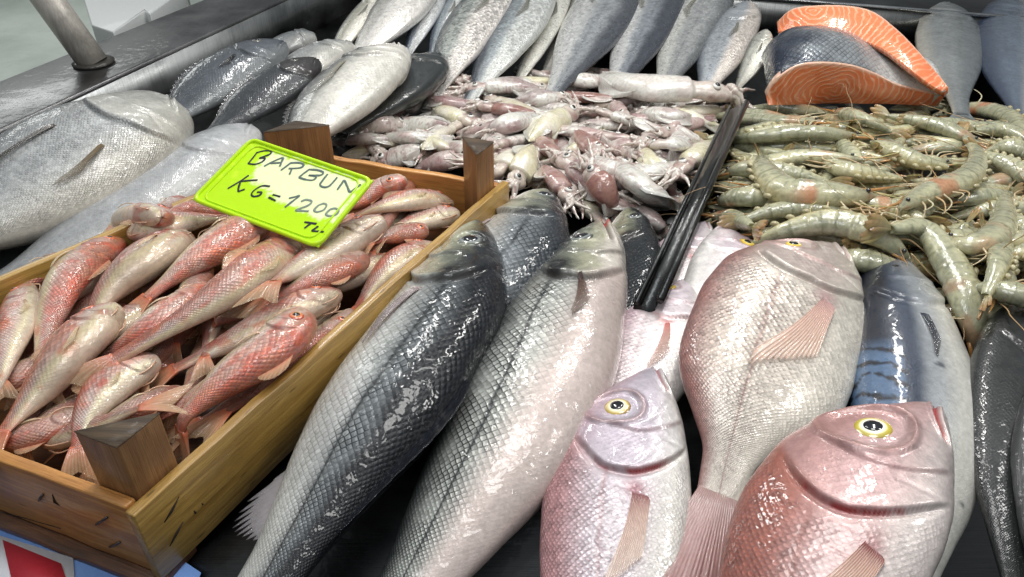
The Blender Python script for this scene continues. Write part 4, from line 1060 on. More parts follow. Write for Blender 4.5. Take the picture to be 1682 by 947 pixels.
def mullet(label, px, Dpx=70, side=1, roll=0, z0=.1, seed=0, nu=110, nth=72, tint=0., pale=0., tail=True, tl=.055, eyes=1, lift=0., pecf=True, uv=None, squash=.62, brown=0.):
    D = depth_for(np.array([at(p[0], p[1], z0) for p in px]), Dpx * .92, side, math.radians(roll), squash)
    n = 24; prof = pchip([0, .1, .3, .5, .8, 1], [.35, .75, 1, .95, .5, .3], np.linspace(0, 1, n)); rad = D * .42 * prof * .85
    C = drop_px(MH, px, rad, z0, n, lift=lift)
    L = np.linalg.norm(np.diff(C, axis=0), axis=1).sum()
    bd = Body('mullet', C, L, D, D * squash, side, math.radians(roll), nu, nth, rows=17, seed=seed)
    t = thing('red_mullet', label, 'fish', base_of(bd), 'red mullet heaped in the crate')
    q = bd.local; off = np.array([seed * .37, seed * .11, 0])
    n1 = fbm(q + off, 24, seed, 4); n2 = fbm(q * np.array([.7, 1.5, 1]) + off, 48, seed + 3, 3); n3 = fbm(q + off, 150, seed + 5, 3)
    h = bd.H + (n1 - .5) * .5
    c = mixc(lin(214, 194, 172), lin(206, 178, 166), sst(-.7, .0, h)); c = mixc(c, lin(176, 120, 96), sst(.2, .85, h))
    c = mixc(c, lin(214, 206, 150), np.exp(-((h + .55) / .22) ** 2) * .5)
    n4 = fbm(q * np.array([.8, 1.3, 1]) + off, 105, seed + 7, 3)
    red = np.clip(sst(.52 - .05 * tint, .66, n2 + .10 * sst(-.3, .5, bd.H) - .10 * pale) * (.35 + .65 * sst(.4, .6, n4)) + .7 * sst(.58, .68, n4) * sst(-.5, .1, bd.H), 0, 1) * sst(-1.15, -.45, bd.H)
    strk = sst(.5, .68, fbm(q * np.array([.25, 2.2, 1]) + off, 60, seed + 11, 3)) * sst(-.5, .1, bd.H); c = mixc(c, lin(206, 92, 56), strk * .45)
    c = mixc(c, lin(214, 206, 200), sst(.56, .7, fbm(q * np.array([.3, 2., 1]) + off, 70, seed + 13, 3)) * .4)
    c = mixc(c, RED, red * (.55 + .15 * tint)); c = mixc(c, lin(226, 120, 60), sst(.58, .72, n1) * sst(-.6, .2, bd.H) * .45)
    c = mixc(c, lin(138, 92, 86), sst(.52, .70, n3) * .5 * sst(-.2, .5, bd.H))
    c = mixc(c, lin(168, 140, 124), bd.head * sst(.35, .6, n2) * .6 * (1 - red)); c = mixc(c, lin(110, 76, 66), np.clip(bd.pre, 0, 1) * .6); c = mixc(c, lin(176, 84, 64), bd.head * sst(.54, .66, n2) * .55)
    c = mixc(c, lin(230, 224, 216), pale * .3 * (1 - red) * (1 - sst(.4, .8, bd.H)))
    c = mixc(c, lin(206, 96, 62), sst(.84, 1., bd.U) * .55)
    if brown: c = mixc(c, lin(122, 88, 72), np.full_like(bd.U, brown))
    du = bd.U - bd.uop - .004
    c = mixc(c, lin(128, 74, 66), np.exp(-(du / .01) ** 2) * sst(-.85, -.5, bd.H) * (1 - sst(.5, .7, bd.H)) * .6)
    c = mixc(c, lin(120, 60, 56), bd.mouth * .6)
    nt = .85 * sst(-.7, .0, bd.H) * (1 - bd.head) * sst(bd.op, bd.op + .05, bd.U)
    bd.mesh('body', M['mullet'], t, c, nt, np.full_like(bd.U, .16), np.clip(.3 + nt, 0, 1))
    if eyes:
        add_eye(bd, t, .145, .40, .13 * D, R_IRIS, .48, bulge=.42)
        if eyes > 1: add_eye(bd, t, .145, .45, .13 * D, R_IRIS, .48, vis=-1, bulge=.42)
    for sg in (-1, 1):
        p0, n0_ = bd.at(np.array([.06]), np.array([-.8]), sg); q_ = [p0[0], p0[0] + bd.T[12] * .012 - bd.B[12] * .006 + n0_[0] * .002, p0[0] + bd.T[12] * .028 - bd.B[12] * .008]
        Vb, Fb = tube(spline(np.array(q_), 8)[0], np.linspace(.0011, .0004, 8), 6); link_mesh('barbel', Vb, Fb, M['fin'], t, dict(col=np.tile(lin(214, 170, 140), (len(Vb), 1))))
    if pecf: pectoral(bd, t, M['fin'], .33, -.30, .50 + MRNG.uniform(-.03, .04), -.45 + MRNG.uniform(-.2, .2), .10, .14, lin(206, 150, 120), lin(216, 196, 150), lin(230, 210, 180), rays=8, rng=MRNG, lift=.05)
    ridge_fin(bd, t, M['fin'], .33, .52, .25 * D, lin(214, 140, 110), lin(224, 200, 160), lin(190, 120, 90), rays=7, rng=MRNG, lean=1.6, side=.1)
    if tail: tail_fin(bd, t, M['fin'], tl, .36, lin(200, 104, 72), lin(216, 180, 140), lin(232, 204, 170), rays=9, fork=.42, rng=MRNG, bend=(0, 0, -.012))
    return bd, t


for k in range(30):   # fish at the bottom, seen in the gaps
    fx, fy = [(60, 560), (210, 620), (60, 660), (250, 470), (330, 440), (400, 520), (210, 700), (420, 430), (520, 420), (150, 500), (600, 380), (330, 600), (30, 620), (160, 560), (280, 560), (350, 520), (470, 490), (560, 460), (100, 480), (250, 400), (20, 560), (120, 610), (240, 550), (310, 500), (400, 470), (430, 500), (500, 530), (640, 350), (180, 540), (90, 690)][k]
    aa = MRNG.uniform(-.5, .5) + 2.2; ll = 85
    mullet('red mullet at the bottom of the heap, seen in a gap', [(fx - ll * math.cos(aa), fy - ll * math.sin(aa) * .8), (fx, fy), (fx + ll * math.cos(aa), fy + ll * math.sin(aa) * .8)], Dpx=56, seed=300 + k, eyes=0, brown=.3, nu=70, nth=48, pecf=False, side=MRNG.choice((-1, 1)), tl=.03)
# lower layer first, then the fish that lie on top
MUL = [
 ('deep lying mullet under the sign', [(300, 330), (270, 350), (330, 360)], dict(Dpx=45, eyes=0)),
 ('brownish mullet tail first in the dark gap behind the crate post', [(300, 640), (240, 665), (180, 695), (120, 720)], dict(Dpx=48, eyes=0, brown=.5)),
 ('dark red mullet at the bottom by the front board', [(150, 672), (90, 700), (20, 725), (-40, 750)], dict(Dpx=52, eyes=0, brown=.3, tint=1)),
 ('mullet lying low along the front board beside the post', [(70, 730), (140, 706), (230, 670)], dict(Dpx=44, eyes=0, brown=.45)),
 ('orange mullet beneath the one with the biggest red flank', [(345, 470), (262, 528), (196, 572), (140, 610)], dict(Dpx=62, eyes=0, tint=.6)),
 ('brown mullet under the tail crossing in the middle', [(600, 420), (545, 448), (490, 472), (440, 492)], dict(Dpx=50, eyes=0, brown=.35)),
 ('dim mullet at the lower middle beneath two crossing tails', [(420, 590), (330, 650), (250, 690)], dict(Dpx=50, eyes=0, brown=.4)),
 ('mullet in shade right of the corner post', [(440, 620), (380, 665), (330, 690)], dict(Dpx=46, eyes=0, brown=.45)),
 ('pinkish mullet under the sign near the back board', [(668, 296), (628, 308), (590, 330), (550, 350)], dict(Dpx=44, eyes=0, pale=.4)),
 ('mullet at the back right of the sign with its red head by the side board', [(744, 338), (690, 328), (632, 338), (580, 356)], dict(Dpx=44, side=-1, tint=.4)),
 ('pale mullet lying below the back right one', [(756, 352), (700, 360), (640, 378)], dict(Dpx=44, side=-1, pale=.5)),
 ('mullet seen head on with a blunt brown snout', [(702, 376), (660, 384), (610, 398)], dict(Dpx=40, eyes=0, brown=.25, tl=.03)),
 ('mullet with a long red side stripe against the side board', [(712, 404), (655, 430), (614, 468), (588, 508)], dict(Dpx=60, side=-1, tint=.3, eyes=0)),
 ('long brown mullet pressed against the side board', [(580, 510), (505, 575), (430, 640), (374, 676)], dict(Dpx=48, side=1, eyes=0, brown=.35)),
 ('mullet whose head is lost against the left board', [(112, 424), (50, 458), (-30, 500)], dict(Dpx=58, eyes=0)),
 ('small mullet behind the one facing left under the sign', [(375, 346), (320, 344), (265, 352)], dict(Dpx=40, eyes=0, side=1, brown=.15)),
 ('mullet facing left with its head by the other upturned eye', [(212, 386), (262, 370), (316, 362), (376, 356)], dict(Dpx=50, side=1, roll=-10)),
 ('mullet with its eye looking up near the left board', [(266, 356), (215, 362), (165, 404), (130, 440)], dict(Dpx=56, side=-1, roll=30)),
 ('mullet cut by the photo edge with its head up', [(48, 470), (24, 540), (-2, 620), (-30, 690)], dict(Dpx=80, side=-1, pale=.4)),
 ('broad mullet with its head among the upturned ones by the left board', [(190, 396), (122, 446), (82, 526), (66, 606)], dict(Dpx=86, side=1, tint=.5)),
 ('white bellied mullet bending down to the front post', [(262, 590), (188, 628), (142, 682), (128, 738)], dict(Dpx=78, side=-1, pale=.6, tint=.4, eyes=0, tl=.03)),
 ('mullet with silvery head in the middle, mouth pointing at the sign', [(312, 394), (244, 424), (184, 474), (138, 538)], dict(Dpx=80, side=-1, roll=18)),
 ('large mullet running down to the left corner of the heap', [(196, 506), (124, 566), (62, 644), (2, 712)], dict(Dpx=88, side=-1, roll=12, pale=.2)),
 ('pale mullet under the one with the orange eye, snout by the side board', [(560, 482), (482, 510), (372, 564), (286, 606)], dict(Dpx=64, side=-1, pale=.5, eyes=0)),
 ('mullet in front of the price sign with its head on the yellow', [(434, 346), (384, 388), (312, 434), (240, 490)], dict(Dpx=70, side=1, roll=-6, lift=.004)),
 ('longest mullet across the middle of the heap with a blunt head', [(490, 398), (420, 442), (312, 516), (186, 592)], dict(Dpx=76, side=-1, tint=1., eyes=2, roll=-30, lift=.004)),
 ('white bellied mullet with red back pointing at the sign corner', [(634, 362), (566, 398), (502, 436), (450, 464)], dict(Dpx=64, side=-1, pale=.7, tint=.8, eyes=0, roll=14)),
 ('mullet with a round orange eye at the right of the heap', [(500, 512), (446, 572), (368, 628), (306, 682), (298, 706)], dict(Dpx=82, side=1, roll=-8, tint=.5, lift=.004)),
]
for k, (lab, px, kw) in enumerate(MUL):
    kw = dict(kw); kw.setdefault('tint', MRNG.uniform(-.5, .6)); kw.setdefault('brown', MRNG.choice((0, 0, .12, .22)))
    if k > 7: kw['eyes'] = max(1, kw.get('eyes', 1))
    mullet(lab, px, seed=201 + k, **kw)
# ------------------------------------------------------------------ raw prawns
M['prawn'] = flesh('prawn_shell', rough=.26, coat=1., sub=.4, wet=.0009, wetscale=150, radius=(.8, .9, .6), mott=.16)
M['feeler'] = flesh('prawn_feeler', rough=.4, coat=.4, sub=.1)
PRNG = random.Random(5)
PH = Heap(.0, 1.3, .35, 1.7)
tp = [tuple(p[:2]) for p in (t0, t1, TR1, TR0)]
cy0, cy1 = t1[1], t0[1]
for i in range(PH.nx):
    for j in range(PH.ny):
        x, y = PH.X[i, j], PH.Y[i, j]
        if inside((x, y), tp): PH.h[i, j] = .03 + .022 * min(1, max(0, (x - np.interp(y, [t1[1], t0[1]], [t1[0], t0[0]])) / .12))


def prawn(label, C, D, side, seed, group='raw prawns heaped in the tray', full=True, orange=.3):
    L = np.linalg.norm(np.diff(C, axis=0), axis=1).sum(); rg = random.Random(seed)
    nu, nth = 84, 30; u = np.linspace(0, 1, nu); Cs, _ = spline(C, nu, u); T, N, B = frames(Cs, side, math.radians(rg.uniform(-25, 25)))
    prof = pchip([0, .03, .1, .22, .36, .5, .7, .85, .95, 1], [.12, .3, .58, .86, 1., .98, .8, .58, .42, .3], u)
    seg = np.array([.38, .475, .57, .66, .75, .84, 1.0])
    k = np.clip(np.searchsorted(seg, u) - 1, 0, 5); fr = (u - seg[k]) / (seg[np.minimum(k + 1, 6)] - seg[k])
    step = np.where(u > .38, .055 * np.clip(fr, 0, 1) ** 1.5 - .02, 0)
    step += .05 * np.exp(-((u - .365) / .012) ** 2) - .05 * np.exp(-((u - .39) / .008) ** 2)
    r = D * .5 * prof * (1 + step)
    th = np.linspace(0, 2 * np.pi, nth, endpoint=False)
    hh, sn_ = np.cos(th), np.sin(th)
    y = r[:, None] * (hh * np.where(hh < 0, .92, 1.0))[None]; z = r[:, None] * .74 * sn_[None]
    P = Cs[:, None] + B[:, None] * y[..., None] + N[:, None] * z[..., None]
    U = np.repeat(u[:, None], nth, 1); H = np.repeat(hh[None], nu, 0)
    loc = np.stack([U * L, y, z], -1) + seed * .13
    n1 = fbm(loc, 60, seed, 3); n2 = fbm(loc, 240, seed + 1, 3)
    c = mixc(lin(194, 190, 156), lin(160, 160, 134), sst(-.6, .6, H + (n1 - .5)))
    c = mixc(c, lin(196, 194, 160), sst(.5, .75, n1) * .5)
    c = mixc(c, lin(84, 90, 70), sst(.54, .7, n2) * .42)
    edge = (np.exp(-((fr - .97) / .06) ** 2) * (u > .38))[:, None]; c = mixc(c, lin(104, 108, 78), np.broadcast_to(edge * .6, U.shape))
    c = mixc(c, lin(190, 170, 110), sst(-.45, -.85, H) * .45 * sst(.35, .45, U))
    c = mixc(c, lin(190, 100, 50), sst(.55, .72, vnoise(loc, 45, seed + 4)) * orange * (1 - sst(.3, .42, U)))
    c = mixc(c, lin(96, 92, 66), (1 - sst(.02, .2, U)) * .5)
    V = P.reshape(-1, 3); F = [tuple(f) for f in gridF(nu, nth, True)] + [tuple(range(nth)), tuple(range((nu - 1) * nth, nu * nth))[::-1]]
    t = thing('prawn', label, 'prawn', (float(C[:, 0].mean()), float(C[:, 1].mean()), float(C[:, 2].min() - D * .4)), group)
    link_mesh('body', V, F, M['prawn'], t, dict(col=c.reshape(-1, 3)))
    # tail fan: telson and four blades
    VV, FF, CC = [], [], []
    e = Cs[-1]; te, be, ne = T[-1], B[-1], N[-1]
    for a, ln, wd in ((-.55, 1., .30), (-.25, 1.05, .3), (0, .8, .2), (.25, 1.05, .3), (.55, 1., .30)):
        b = np.linspace(0, 1, 9)[:, None]; s = np.linspace(-1, 1, 7)[None]
        d = te * math.cos(a) + ne * math.sin(a) * .75 - be * abs(math.sin(a)) * .25; sd = unit(np.cross(d, be))
        w_ = D * wd * .62 * np.sin(np.pi * (b * .86 + .08)) ** .8
        G = e + d * (b * D * .95 * ln)[..., None] + sd * (w_ * s)[..., None] + be * (D * .05 * (1 - s * s) - .03 * D * abs(a))[..., None] + 0 * b[..., None]
        o_ = sum(len(v) for v in VV); VV += [G.reshape(-1, 3), (G - be * .0006).reshape(-1, 3)]
        FF += [gridF(9, 7, False, o_), gridF(9, 7, False, o_ + 63)[:, ::-1]]
        cc = mixc(lin(170, 160, 116), lin(182, 112, 64), np.broadcast_to(b ** 1.5 * (.3 + .7 * orange), (9, 7))); cc = mixc(cc, lin(90, 50, 36), np.broadcast_to(sst(.85, 1, b) * .35, (9, 7))); CC += [cc.reshape(-1, 3)] * 2
    link_mesh('tail_fan', np.vstack(VV), np.vstack(FF), M['prawn'], t, dict(col=np.vstack(CC)))
    if not full: return t
    # rostrum, eyes, feelers, legs
    h0, t0_, b0_, n0_ = Cs[0], T[0], B[0], N[0]
    V, F = tube([Cs[8] + B[8] * r[8] * .95, Cs[3] + B[3] * (r[3] + .03 * D), h0 - t0_ * .5 * D + b0_ * .32 * D, h0 - t0_ * 1.0 * D + b0_ * .42 * D], [D * .05, D * .065, D * .04, D * .008], 6)
    link_mesh('rostrum', V, F, M['prawn'], t, dict(col=np.tile(lin(176, 128, 74), (len(V), 1))))
    for sgn in (1, -1):
        cpt = Cs[5] + N[5] * sgn * r[5] * .85 + B[5] * r[5] * .25; a_ = np.linspace(0, np.pi, 9); b_ = np.linspace(0, 2 * np.pi, 12, endpoint=False)
        G = cpt + D * .075 * np.stack([np.cos(a_)[:, None] + 0 * b_, np.sin(a_)[:, None] * np.cos(b_), np.sin(a_)[:, None] * np.sin(b_)], -1)
        link_mesh('eye', G.reshape(-1, 3), gridF(9, 12, True), EYE_MATS['pupil'], t)
    for j in range(3 if full == 2 else (1 if seed < 600 else 2)):
        sgn = (-1) ** j; p = [h0 + b0_ * .05 * D]; d = -t0_ + n0_ * rg.uniform(.0, .25) + b0_ * rg.uniform(-.5, .4)
        for q in range(7):
            d = unit(d + np.array([rg.uniform(-.25, .25), rg.uniform(-.25, .25), rg.uniform(-.12, .04)]) + t0_ * .16); p.append(p[-1] + d * D * rg.uniform(.4, .75))
        for q in range(len(p)): 
            zf = PH.probe(p[q], .004) + .001
            p[q] = np.array([p[q][0], p[q][1], max(p[q][2], min(zf, p[q][2] + .02))])
        Q, _ = spline(np.array(p), 30); V, F = tube(Q, np.linspace(.0008, .0003, 30), 5)
        link_mesh('feeler', V, F, M['feeler'], t, dict(col=np.tile(lin(170, 140, 100) if j != 1 else lin(196, 186, 130), (len(V), 1))))
    for j in range(6 if full == 2 else 4):
        i = int((.12 + .045 * j) * nu); rt = Cs[i] - B[i] * r[i] * .8 + N[i] * r[i] * .3
        d1 = unit(-B[i] * .7 - T[i] * (.9 - .35 * j) + N[i] * rg.uniform(-.1, .3)); d2 = unit(-B[i] * rg.uniform(-.1, .5) - T[i] * rg.uniform(.4, 1.2) + N[i] * rg.uniform(-.2, .1))
        p = [rt, rt + d1 * D * .35, rt + d1 * D * .5 + d2 * D * .3, rt + d1 * D * .55 + d2 * D * rg.uniform(.55, .9)]
        V, F = tube(spline(np.array(p), 12)[0], np.linspace(.0015, .0005, 12), 6)
        link_mesh('leg', V, F, M['feeler'], t, dict(col=np.tile(mixc(lin(196, 190, 160), lin(186, 146, 96), rg.random() * .8), (len(V), 1))))
    for j in range(5):
        i = int((.43 + .092 * j) * nu); rt = Cs[i] - B[i] * r[i] * .86
        p = [rt + N[i] * r[i] * .15, rt - B[i] * D * .06 + T[i] * D * .12 + N[i] * D * .12, rt - B[i] * D * .10 + T[i] * D * .26 + N[i] * D * .1]
        V, F = tube(spline(np.array(p), 8)[0], [.0026, .003, .0034, .0036, .0034, .003, .002, .0008], 6)
        link_mesh('swimming_leg', V, F, M['feeler'], t, dict(col=np.tile(lin(172, 164, 128), (len(V), 1))))
    return t


def put_prawn(px, Dpx=None, D=.034, side=None, label=None, z0=.08, seed=0, full=1, orange=.3, lift=0., head_first=True):
    if not head_first: px = px[::-1]
    P = np.array(px, float)
    if side is None:   # the back is on the outside of the curl
        a, b, c = P[0], P[len(P) // 2], P[-1]; cr = (b[0] - a[0]) * (c[1] - a[1]) - (b[1] - a[1]) * (c[0] - a[0])
        if len(P) == 2 or abs(cr) < 80: side = 1 if (seed % 2) else -1
        else: side = -1 if cr > 0 else 1
    rad = D * .36 * pchip([0, .1, .35, .6, 1], [.3, .6, 1, .95, .35], np.linspace(0, 1, 24))
    C = drop_px(PH, px, rad, z0, 24, stiff=.85, lift=lift, iters=6, zmax=.125)
    return prawn(label or 'raw grey green prawn lying in the heap in the tray', C, D, side, seed, full=full, orange=orange)


# buried layer seen in the gaps
ppoly = [(1190, 205), (1270, 185), (1360, 172), (1480, 176), (1700, 176), (1740, 200), (1760, 540), (1640, 530), (1600, 470), (1560, 440), (1450, 420), (1330, 415), (1250, 395), (1190, 365), (1190, 300)]
k = 0; tries = 0
placed = []
while k < 100 and tries < 4000:
    tries += 1
    x, y = PRNG.uniform(1180, 1740), PRNG.uniform(172, 540)
    if not inside((x, y), ppoly): continue
    if any(abs(x - q[0]) < 30 and abs(y - q[1]) < 13 for q in placed): continue
    placed.append((x, y)); P0 = at(x, y, .06); a = PRNG.gauss(0, .55) + (math.pi if PRNG.random() < .5 else 0); Lh = PRNG.uniform(.07, .085)
    d = np.array([math.cos(a), math.sin(a), 0]); bd_ = PRNG.uniform(.008, .024) * PRNG.choice((-1, 1)); nn = np.array([-d[1], d[0], 0])
    pts = [project(P0 - d * Lh), project(P0 + nn * bd_), project(P0 + d * Lh)]
    put_prawn(pts, D=PRNG.uniform(.026, .031), seed=500 + k, z0=.06, full=0 if y < 220 else 1, orange=PRNG.random() * .5); k += 1

PR_TOP = [  # head first
 ('prawn at the far right end of the heap under the dark blue fish', [(1530, 190), (1600, 178), (1660, 192), (1686, 226)], dict(orange=.7)),
 ('prawn second from the far edge beyond the curled one', [(1610, 236), (1540, 206), (1460, 190)], {}),
 ('prawn by the salmon with its tail toward the tray rim', [(1356, 200), (1290, 200), (1220, 196), (1172, 212)], dict()),
 ('short prawn under the salmon next to the rim one', [(1372, 184), (1420, 196), (1462, 216)], {}),
 ('straight prawn just below the one by the salmon', [(1420, 226), (1330, 218), (1250, 224), (1196, 232)], dict(orange=.1)),
 ('prawn behind the curled tail near the far corner', [(1700, 236), (1650, 214), (1600, 214)], {}),
 ('prawn with a smooth back below the far corner', [(1710, 262), (1660, 240), (1620, 250)], {}),
 ('long prawn leaving the photo right of the curled one', [(1720, 310), (1660, 272), (1610, 250)], {}),
 ('prawn head crossing the pale legs in the middle of the far half', [(1430, 232), (1500, 262), (1556, 274)], {}),
 ('prawn lying level in the left middle of the heap', [(1420, 262), (1320, 258), (1240, 268), (1190, 240)], {}),
 ('prawn with a rounded pale head in the centre of the heap', [(1346, 264), (1400, 282), (1480, 294)], {}),
 ('fat prawn end against the tray rim in the middle', [(1190, 284), (1230, 276), (1300, 284), (1360, 300)], dict(D=.036)),
 ('prawn under the red tailed one at the rim', [(1178, 330), (1230, 322), (1300, 330)], {}),
 ('prawn left of the far right corner behind the curled prawn', [(1560, 330), (1610, 322), (1660, 318)], {}),
 ('prawn under the head of the curled prawn', [(1420, 330), (1470, 346), (1520, 360)], dict(orange=.5)),
 ('prawn behind the arched one showing a pale back', [(1400, 352), (1330, 342), (1270, 346), (1220, 362)], {}),
 ('small tan prawn end against the white bream', [(1166, 354), (1200, 358), (1236, 372)], dict(orange=.6, D=.034)),
 ('prawn leaving the photo at the right edge low down', [(1720, 396), (1670, 368), (1630, 350)], {}),
 ('prawn tail pointing into the heap from the right edge', [(1740, 400), (1690, 412), (1640, 424)], dict(orange=.7)),
 ('shadowed prawn beneath the arched one by the bonito', [(1360, 424), (1420, 428), (1500, 446)], dict(orange=.6, D=.036)),
 ('prawn lowest at the right edge by the wet black fish', [(1720, 500), (1660, 480), (1600, 470)], dict(orange=.4)),
 ('prawn hanging tail down near the wet black fish', [(1640, 388), (1642, 430), (1620, 486)], dict(orange=.5, D=.033)),
 ('curved prawn with a pale back right of the folded one', [(1546, 390), (1594, 402), (1646, 376), (1652, 316)], dict(D=.036)),
 ('red tailed prawn curled upward in the left of the heap', [(1440, 322), (1370, 320), (1290, 314), (1254, 280), (1250, 258)], dict(orange=.7, D=.045, lift=.004)),
 ('curled prawn on top of the heap with its tail raised', [(1476, 344), (1520, 318), (1590, 292), (1606, 256), (1584, 222)], dict(orange=.6, D=.037, lift=.008, full=2)),
 ('arched prawn lying in front of the whole heap', [(1236, 402), (1292, 378), (1366, 364), (1440, 384), (1494, 424)], dict(side=1, D=.038, lift=.004, orange=.15, full=2, head_first=False)),
 ('biggest prawn hanging down the front over the bonito', [(1606, 590), (1598, 520), (1566, 440), (1518, 376), (1462, 376)], dict(D=.045, lift=.004, orange=.4, full=2)),
]
for k, (lab, px, kw) in enumerate(PR_TOP):
    kw = dict(kw); full = kw.pop('full', 1); put_prawn(px, label=lab, seed=600 + k, full=full, **kw)
# ------------------------------------------------------------------ small squid
M['squid'] = flesh('squid_skin', rough=.3, coat=1., sub=.22, wet=.0016, wetscale=120, radius=(1, .85, .75), mott=.14)
QRNG = random.Random(77)
QH = Heap(-.5, .65, .6, 1.9)
SQP = [(520, 240), (590, 204), (650, 168), (680, 136), (780, 128), (930, 112), (1000, 112), (1160, 128), (1190, 170), (1186, 205), (1150, 290), (1100, 360), (1050, 385), (970, 375), (900, 315), (845, 300), (790, 275), (660, 262), (560, 245)]
sqw = [tuple(at(x, y, .02)[:2]) for x, y in SQP]; scn = np.mean(sqw, 0)
for i in range(QH.nx):
    for j in range(QH.ny):
        if inside((QH.X[i, j], QH.Y[i, j]), sqw): QH.h[i, j] = .012
WHITE, CREAM, ROSE, BROWN = lin(216, 214, 206), lin(216, 210, 178), lin(190, 166, 160), lin(150, 108, 96)


def squid(label, C, D, seed, tone=0, fin=True, eye=True, arms=5, group='small squid heaped behind the crate', nu=64, nth=26, big=False):
    rg = random.Random(seed); L = np.linalg.norm(np.diff(C, axis=0), axis=1).sum(); u = np.linspace(0, 1, nu)
    Cs, _ = spline(C, nu, u); T, N, B = frames(Cs, rg.choice((-1, 1)), math.radians(rg.uniform(-40, 40)))
    prof = pchip([0, .03, .12, .3, .5, .66, .70, .72, .76, .84, .93, 1], [.06, .22, .5, .86, 1., .92, .90, .60, .62, .76, .66, .40], u)
    th = np.linspace(0, 2 * np.pi, nth, endpoint=False)
    r = D * .5 * prof
    hh, sn_ = np.cos(th), np.sin(th)
    y = r[:, None] * hh; z = r[:, None] * .66 * sn_
    loc = np.stack([np.repeat(u[:, None] * L, nth, 1), y, z], -1) + seed * .17
    wob = 1 + .28 * (fbm(loc, 1.0 / D, seed, 3) - .5)
    P = Cs[:, None] + B[:, None] * (y * wob)[..., None] + N[:, None] * (z * wob)[..., None]
    U = np.repeat(u[:, None], nth, 1); n1 = fbm(loc, 42, seed + 1, 4); n2 = fbm(loc, 420, seed + 2, 2); n3 = fbm(loc, 18, seed + 3, 3)
    if tone == 0: c = mixc(WHITE, ROSE, sst(.5, .7, n1) * (.25 if big else .7))
    elif tone == 1: c = mixc(CREAM, lin(226, 220, 204), sst(.4, .65, n1))
    elif tone == 2: c = mixc(ROSE, WHITE, sst(.45, .7, n1) * .8)
    else: c = mixc(BROWN, ROSE, sst(.45, .75, n1) * .8)
    c = mixc(c, lin(122, 66, 74), sst(.56, .72, n2 + .1 * (n3 - .5)) * (.5 if tone != 1 else .12) * (.4 if big else 1))
    c = mixc(c, lin(120, 78, 84), sst(.52, .66, n3) * (.55 if tone in (0, 2) else .2) * (.3 if big else 1))
    hd = sst(.7, .74, U); c = mixc(c, mixc(lin(200, 186, 176), lin(146, 106, 102), sst(.46, .7, n1)), hd * .8)
    V = P.reshape(-1, 3); F = [tuple(f) for f in gridF(nu, nth, True)] + [tuple(range(nth)), tuple(range((nu - 1) * nth, nu * nth))[::-1]]
    t = thing('squid', label, 'squid', (float(C[:, 0].mean()), float(C[:, 1].mean()), float(C[:, 2].min() - D * .3)), group)
    link_mesh('body', V, F, M['squid'], t, dict(col=c.reshape(-1, 3)))
    if fin:
        for sgn in (1, -1):
            rr, cc = 8, 15; a = np.linspace(.015, .42, cc); b = np.linspace(0, 1, rr)[:, None]
            Pc = np.stack([np.interp(a, u, Cs[:, k]) for k in range(3)], 1); Bc = np.stack([np.interp(a, u, B[:, k]) for k in range(3)], 1); Nc = np.stack([np.interp(a, u, N[:, k]) for k in range(3)], 1)
            rc = np.interp(a, u, r); wd = D * .34 * np.sin(np.pi * (np.linspace(0, 1, cc)) ** .9) ** .8
            G = Pc[None] + sgn * Bc[None] * (rc * .8 + b * wd[None])[..., None] + Nc[None] * (rc * .25 - b * wd[None] * 1.0 + .05 * D * np.sin(b * 5 + np.linspace(0, 5, cc)[None]))[..., None]
            cl = mixc(c[4:34].reshape(-1, 3).mean(0), np.array(WHITE) * .85, np.broadcast_to(b, (rr, cc)))
            sheet('fin', G, np.broadcast_to(Nc[None], G.shape), D * .05 * (1 - .7 * b) + .0004, M['squid'], t, cl)
    if eye:
        for sgn in (1, -1):
            i = int(.85 * nu); P0 = Cs[i] + N[i] * sgn * r[i] * .56 + B[i] * r[i] * .15; n = N[i] * sgn; x = T[i]; yv = np.cross(n, x)
            ER = (.16 if not big else .15) * D
            def dm(rad, lift, bul, nr=7, ns=18):
                Vv = []
                for k in range(nr + 1):
                    q = k / nr
                    for j in range(ns):
                        a_ = 2 * math.pi * j / ns; Vv.append(P0 + x * rad * q * math.cos(a_) + yv * rad * q * math.sin(a_) + n * (lift + bul * math.sqrt(max(0, 1 - q * q * .97))))
                return np.array(Vv), gridF(nr + 1, ns, True)
            Vv, Fv = dm(ER, -.02 * D, .14 * D); rho = np.repeat(np.arange(8) / 7, 18)
            e = link_mesh('eye', Vv, Fv, EYE_MATS['iris'], t, dict(col=mixc(lin(226, 224, 216), lin(120, 96, 92), sst(.8, 1., rho))))
            Vv, Fv = dm(ER * .55, .09 * D, .05 * D, 5, 14); link_mesh('pupil', Vv, Fv, EYE_MATS['pupil'], e)
    for j in range(arms):
        a_ = 2 * math.pi * j / arms + rg.random(); p = Cs[-1] + (B[-1] * math.cos(a_) + N[-1] * .6 * math.sin(a_)) * r[-1] * .7; d = T[-1] + .5 * (B[-1] * math.cos(a_) + N[-1] * .3 * math.sin(a_)); pts = [p - T[-1] * D * .1]
        for q in range(5):
            d = unit(d + B[-1] * rg.uniform(-.45, .45) + N[-1] * rg.uniform(-.25, .15)); pts.append(pts[-1] + d * D * rg.uniform(.18, .30))
        Q, _ = spline(np.array(pts), 16); zf = np.array([QH.probe(q, .004) for q in Q]); Q[:, 2] = np.maximum(Q[:, 2], np.minimum(zf, Q[:, 2] + .012))
        V, F = tube(Q, np.linspace(D * .125, D * .02, 16) * (1 + .12 * np.sin(np.arange(16) * 2.4)), 7)
        nn = vnoise(V, 300, seed + j); link_mesh('arm', V, F, M['squid'], t, dict(col=mixc(lin(206, 198, 188), lin(160, 126, 122), sst(.5, .8, nn))))
    return t


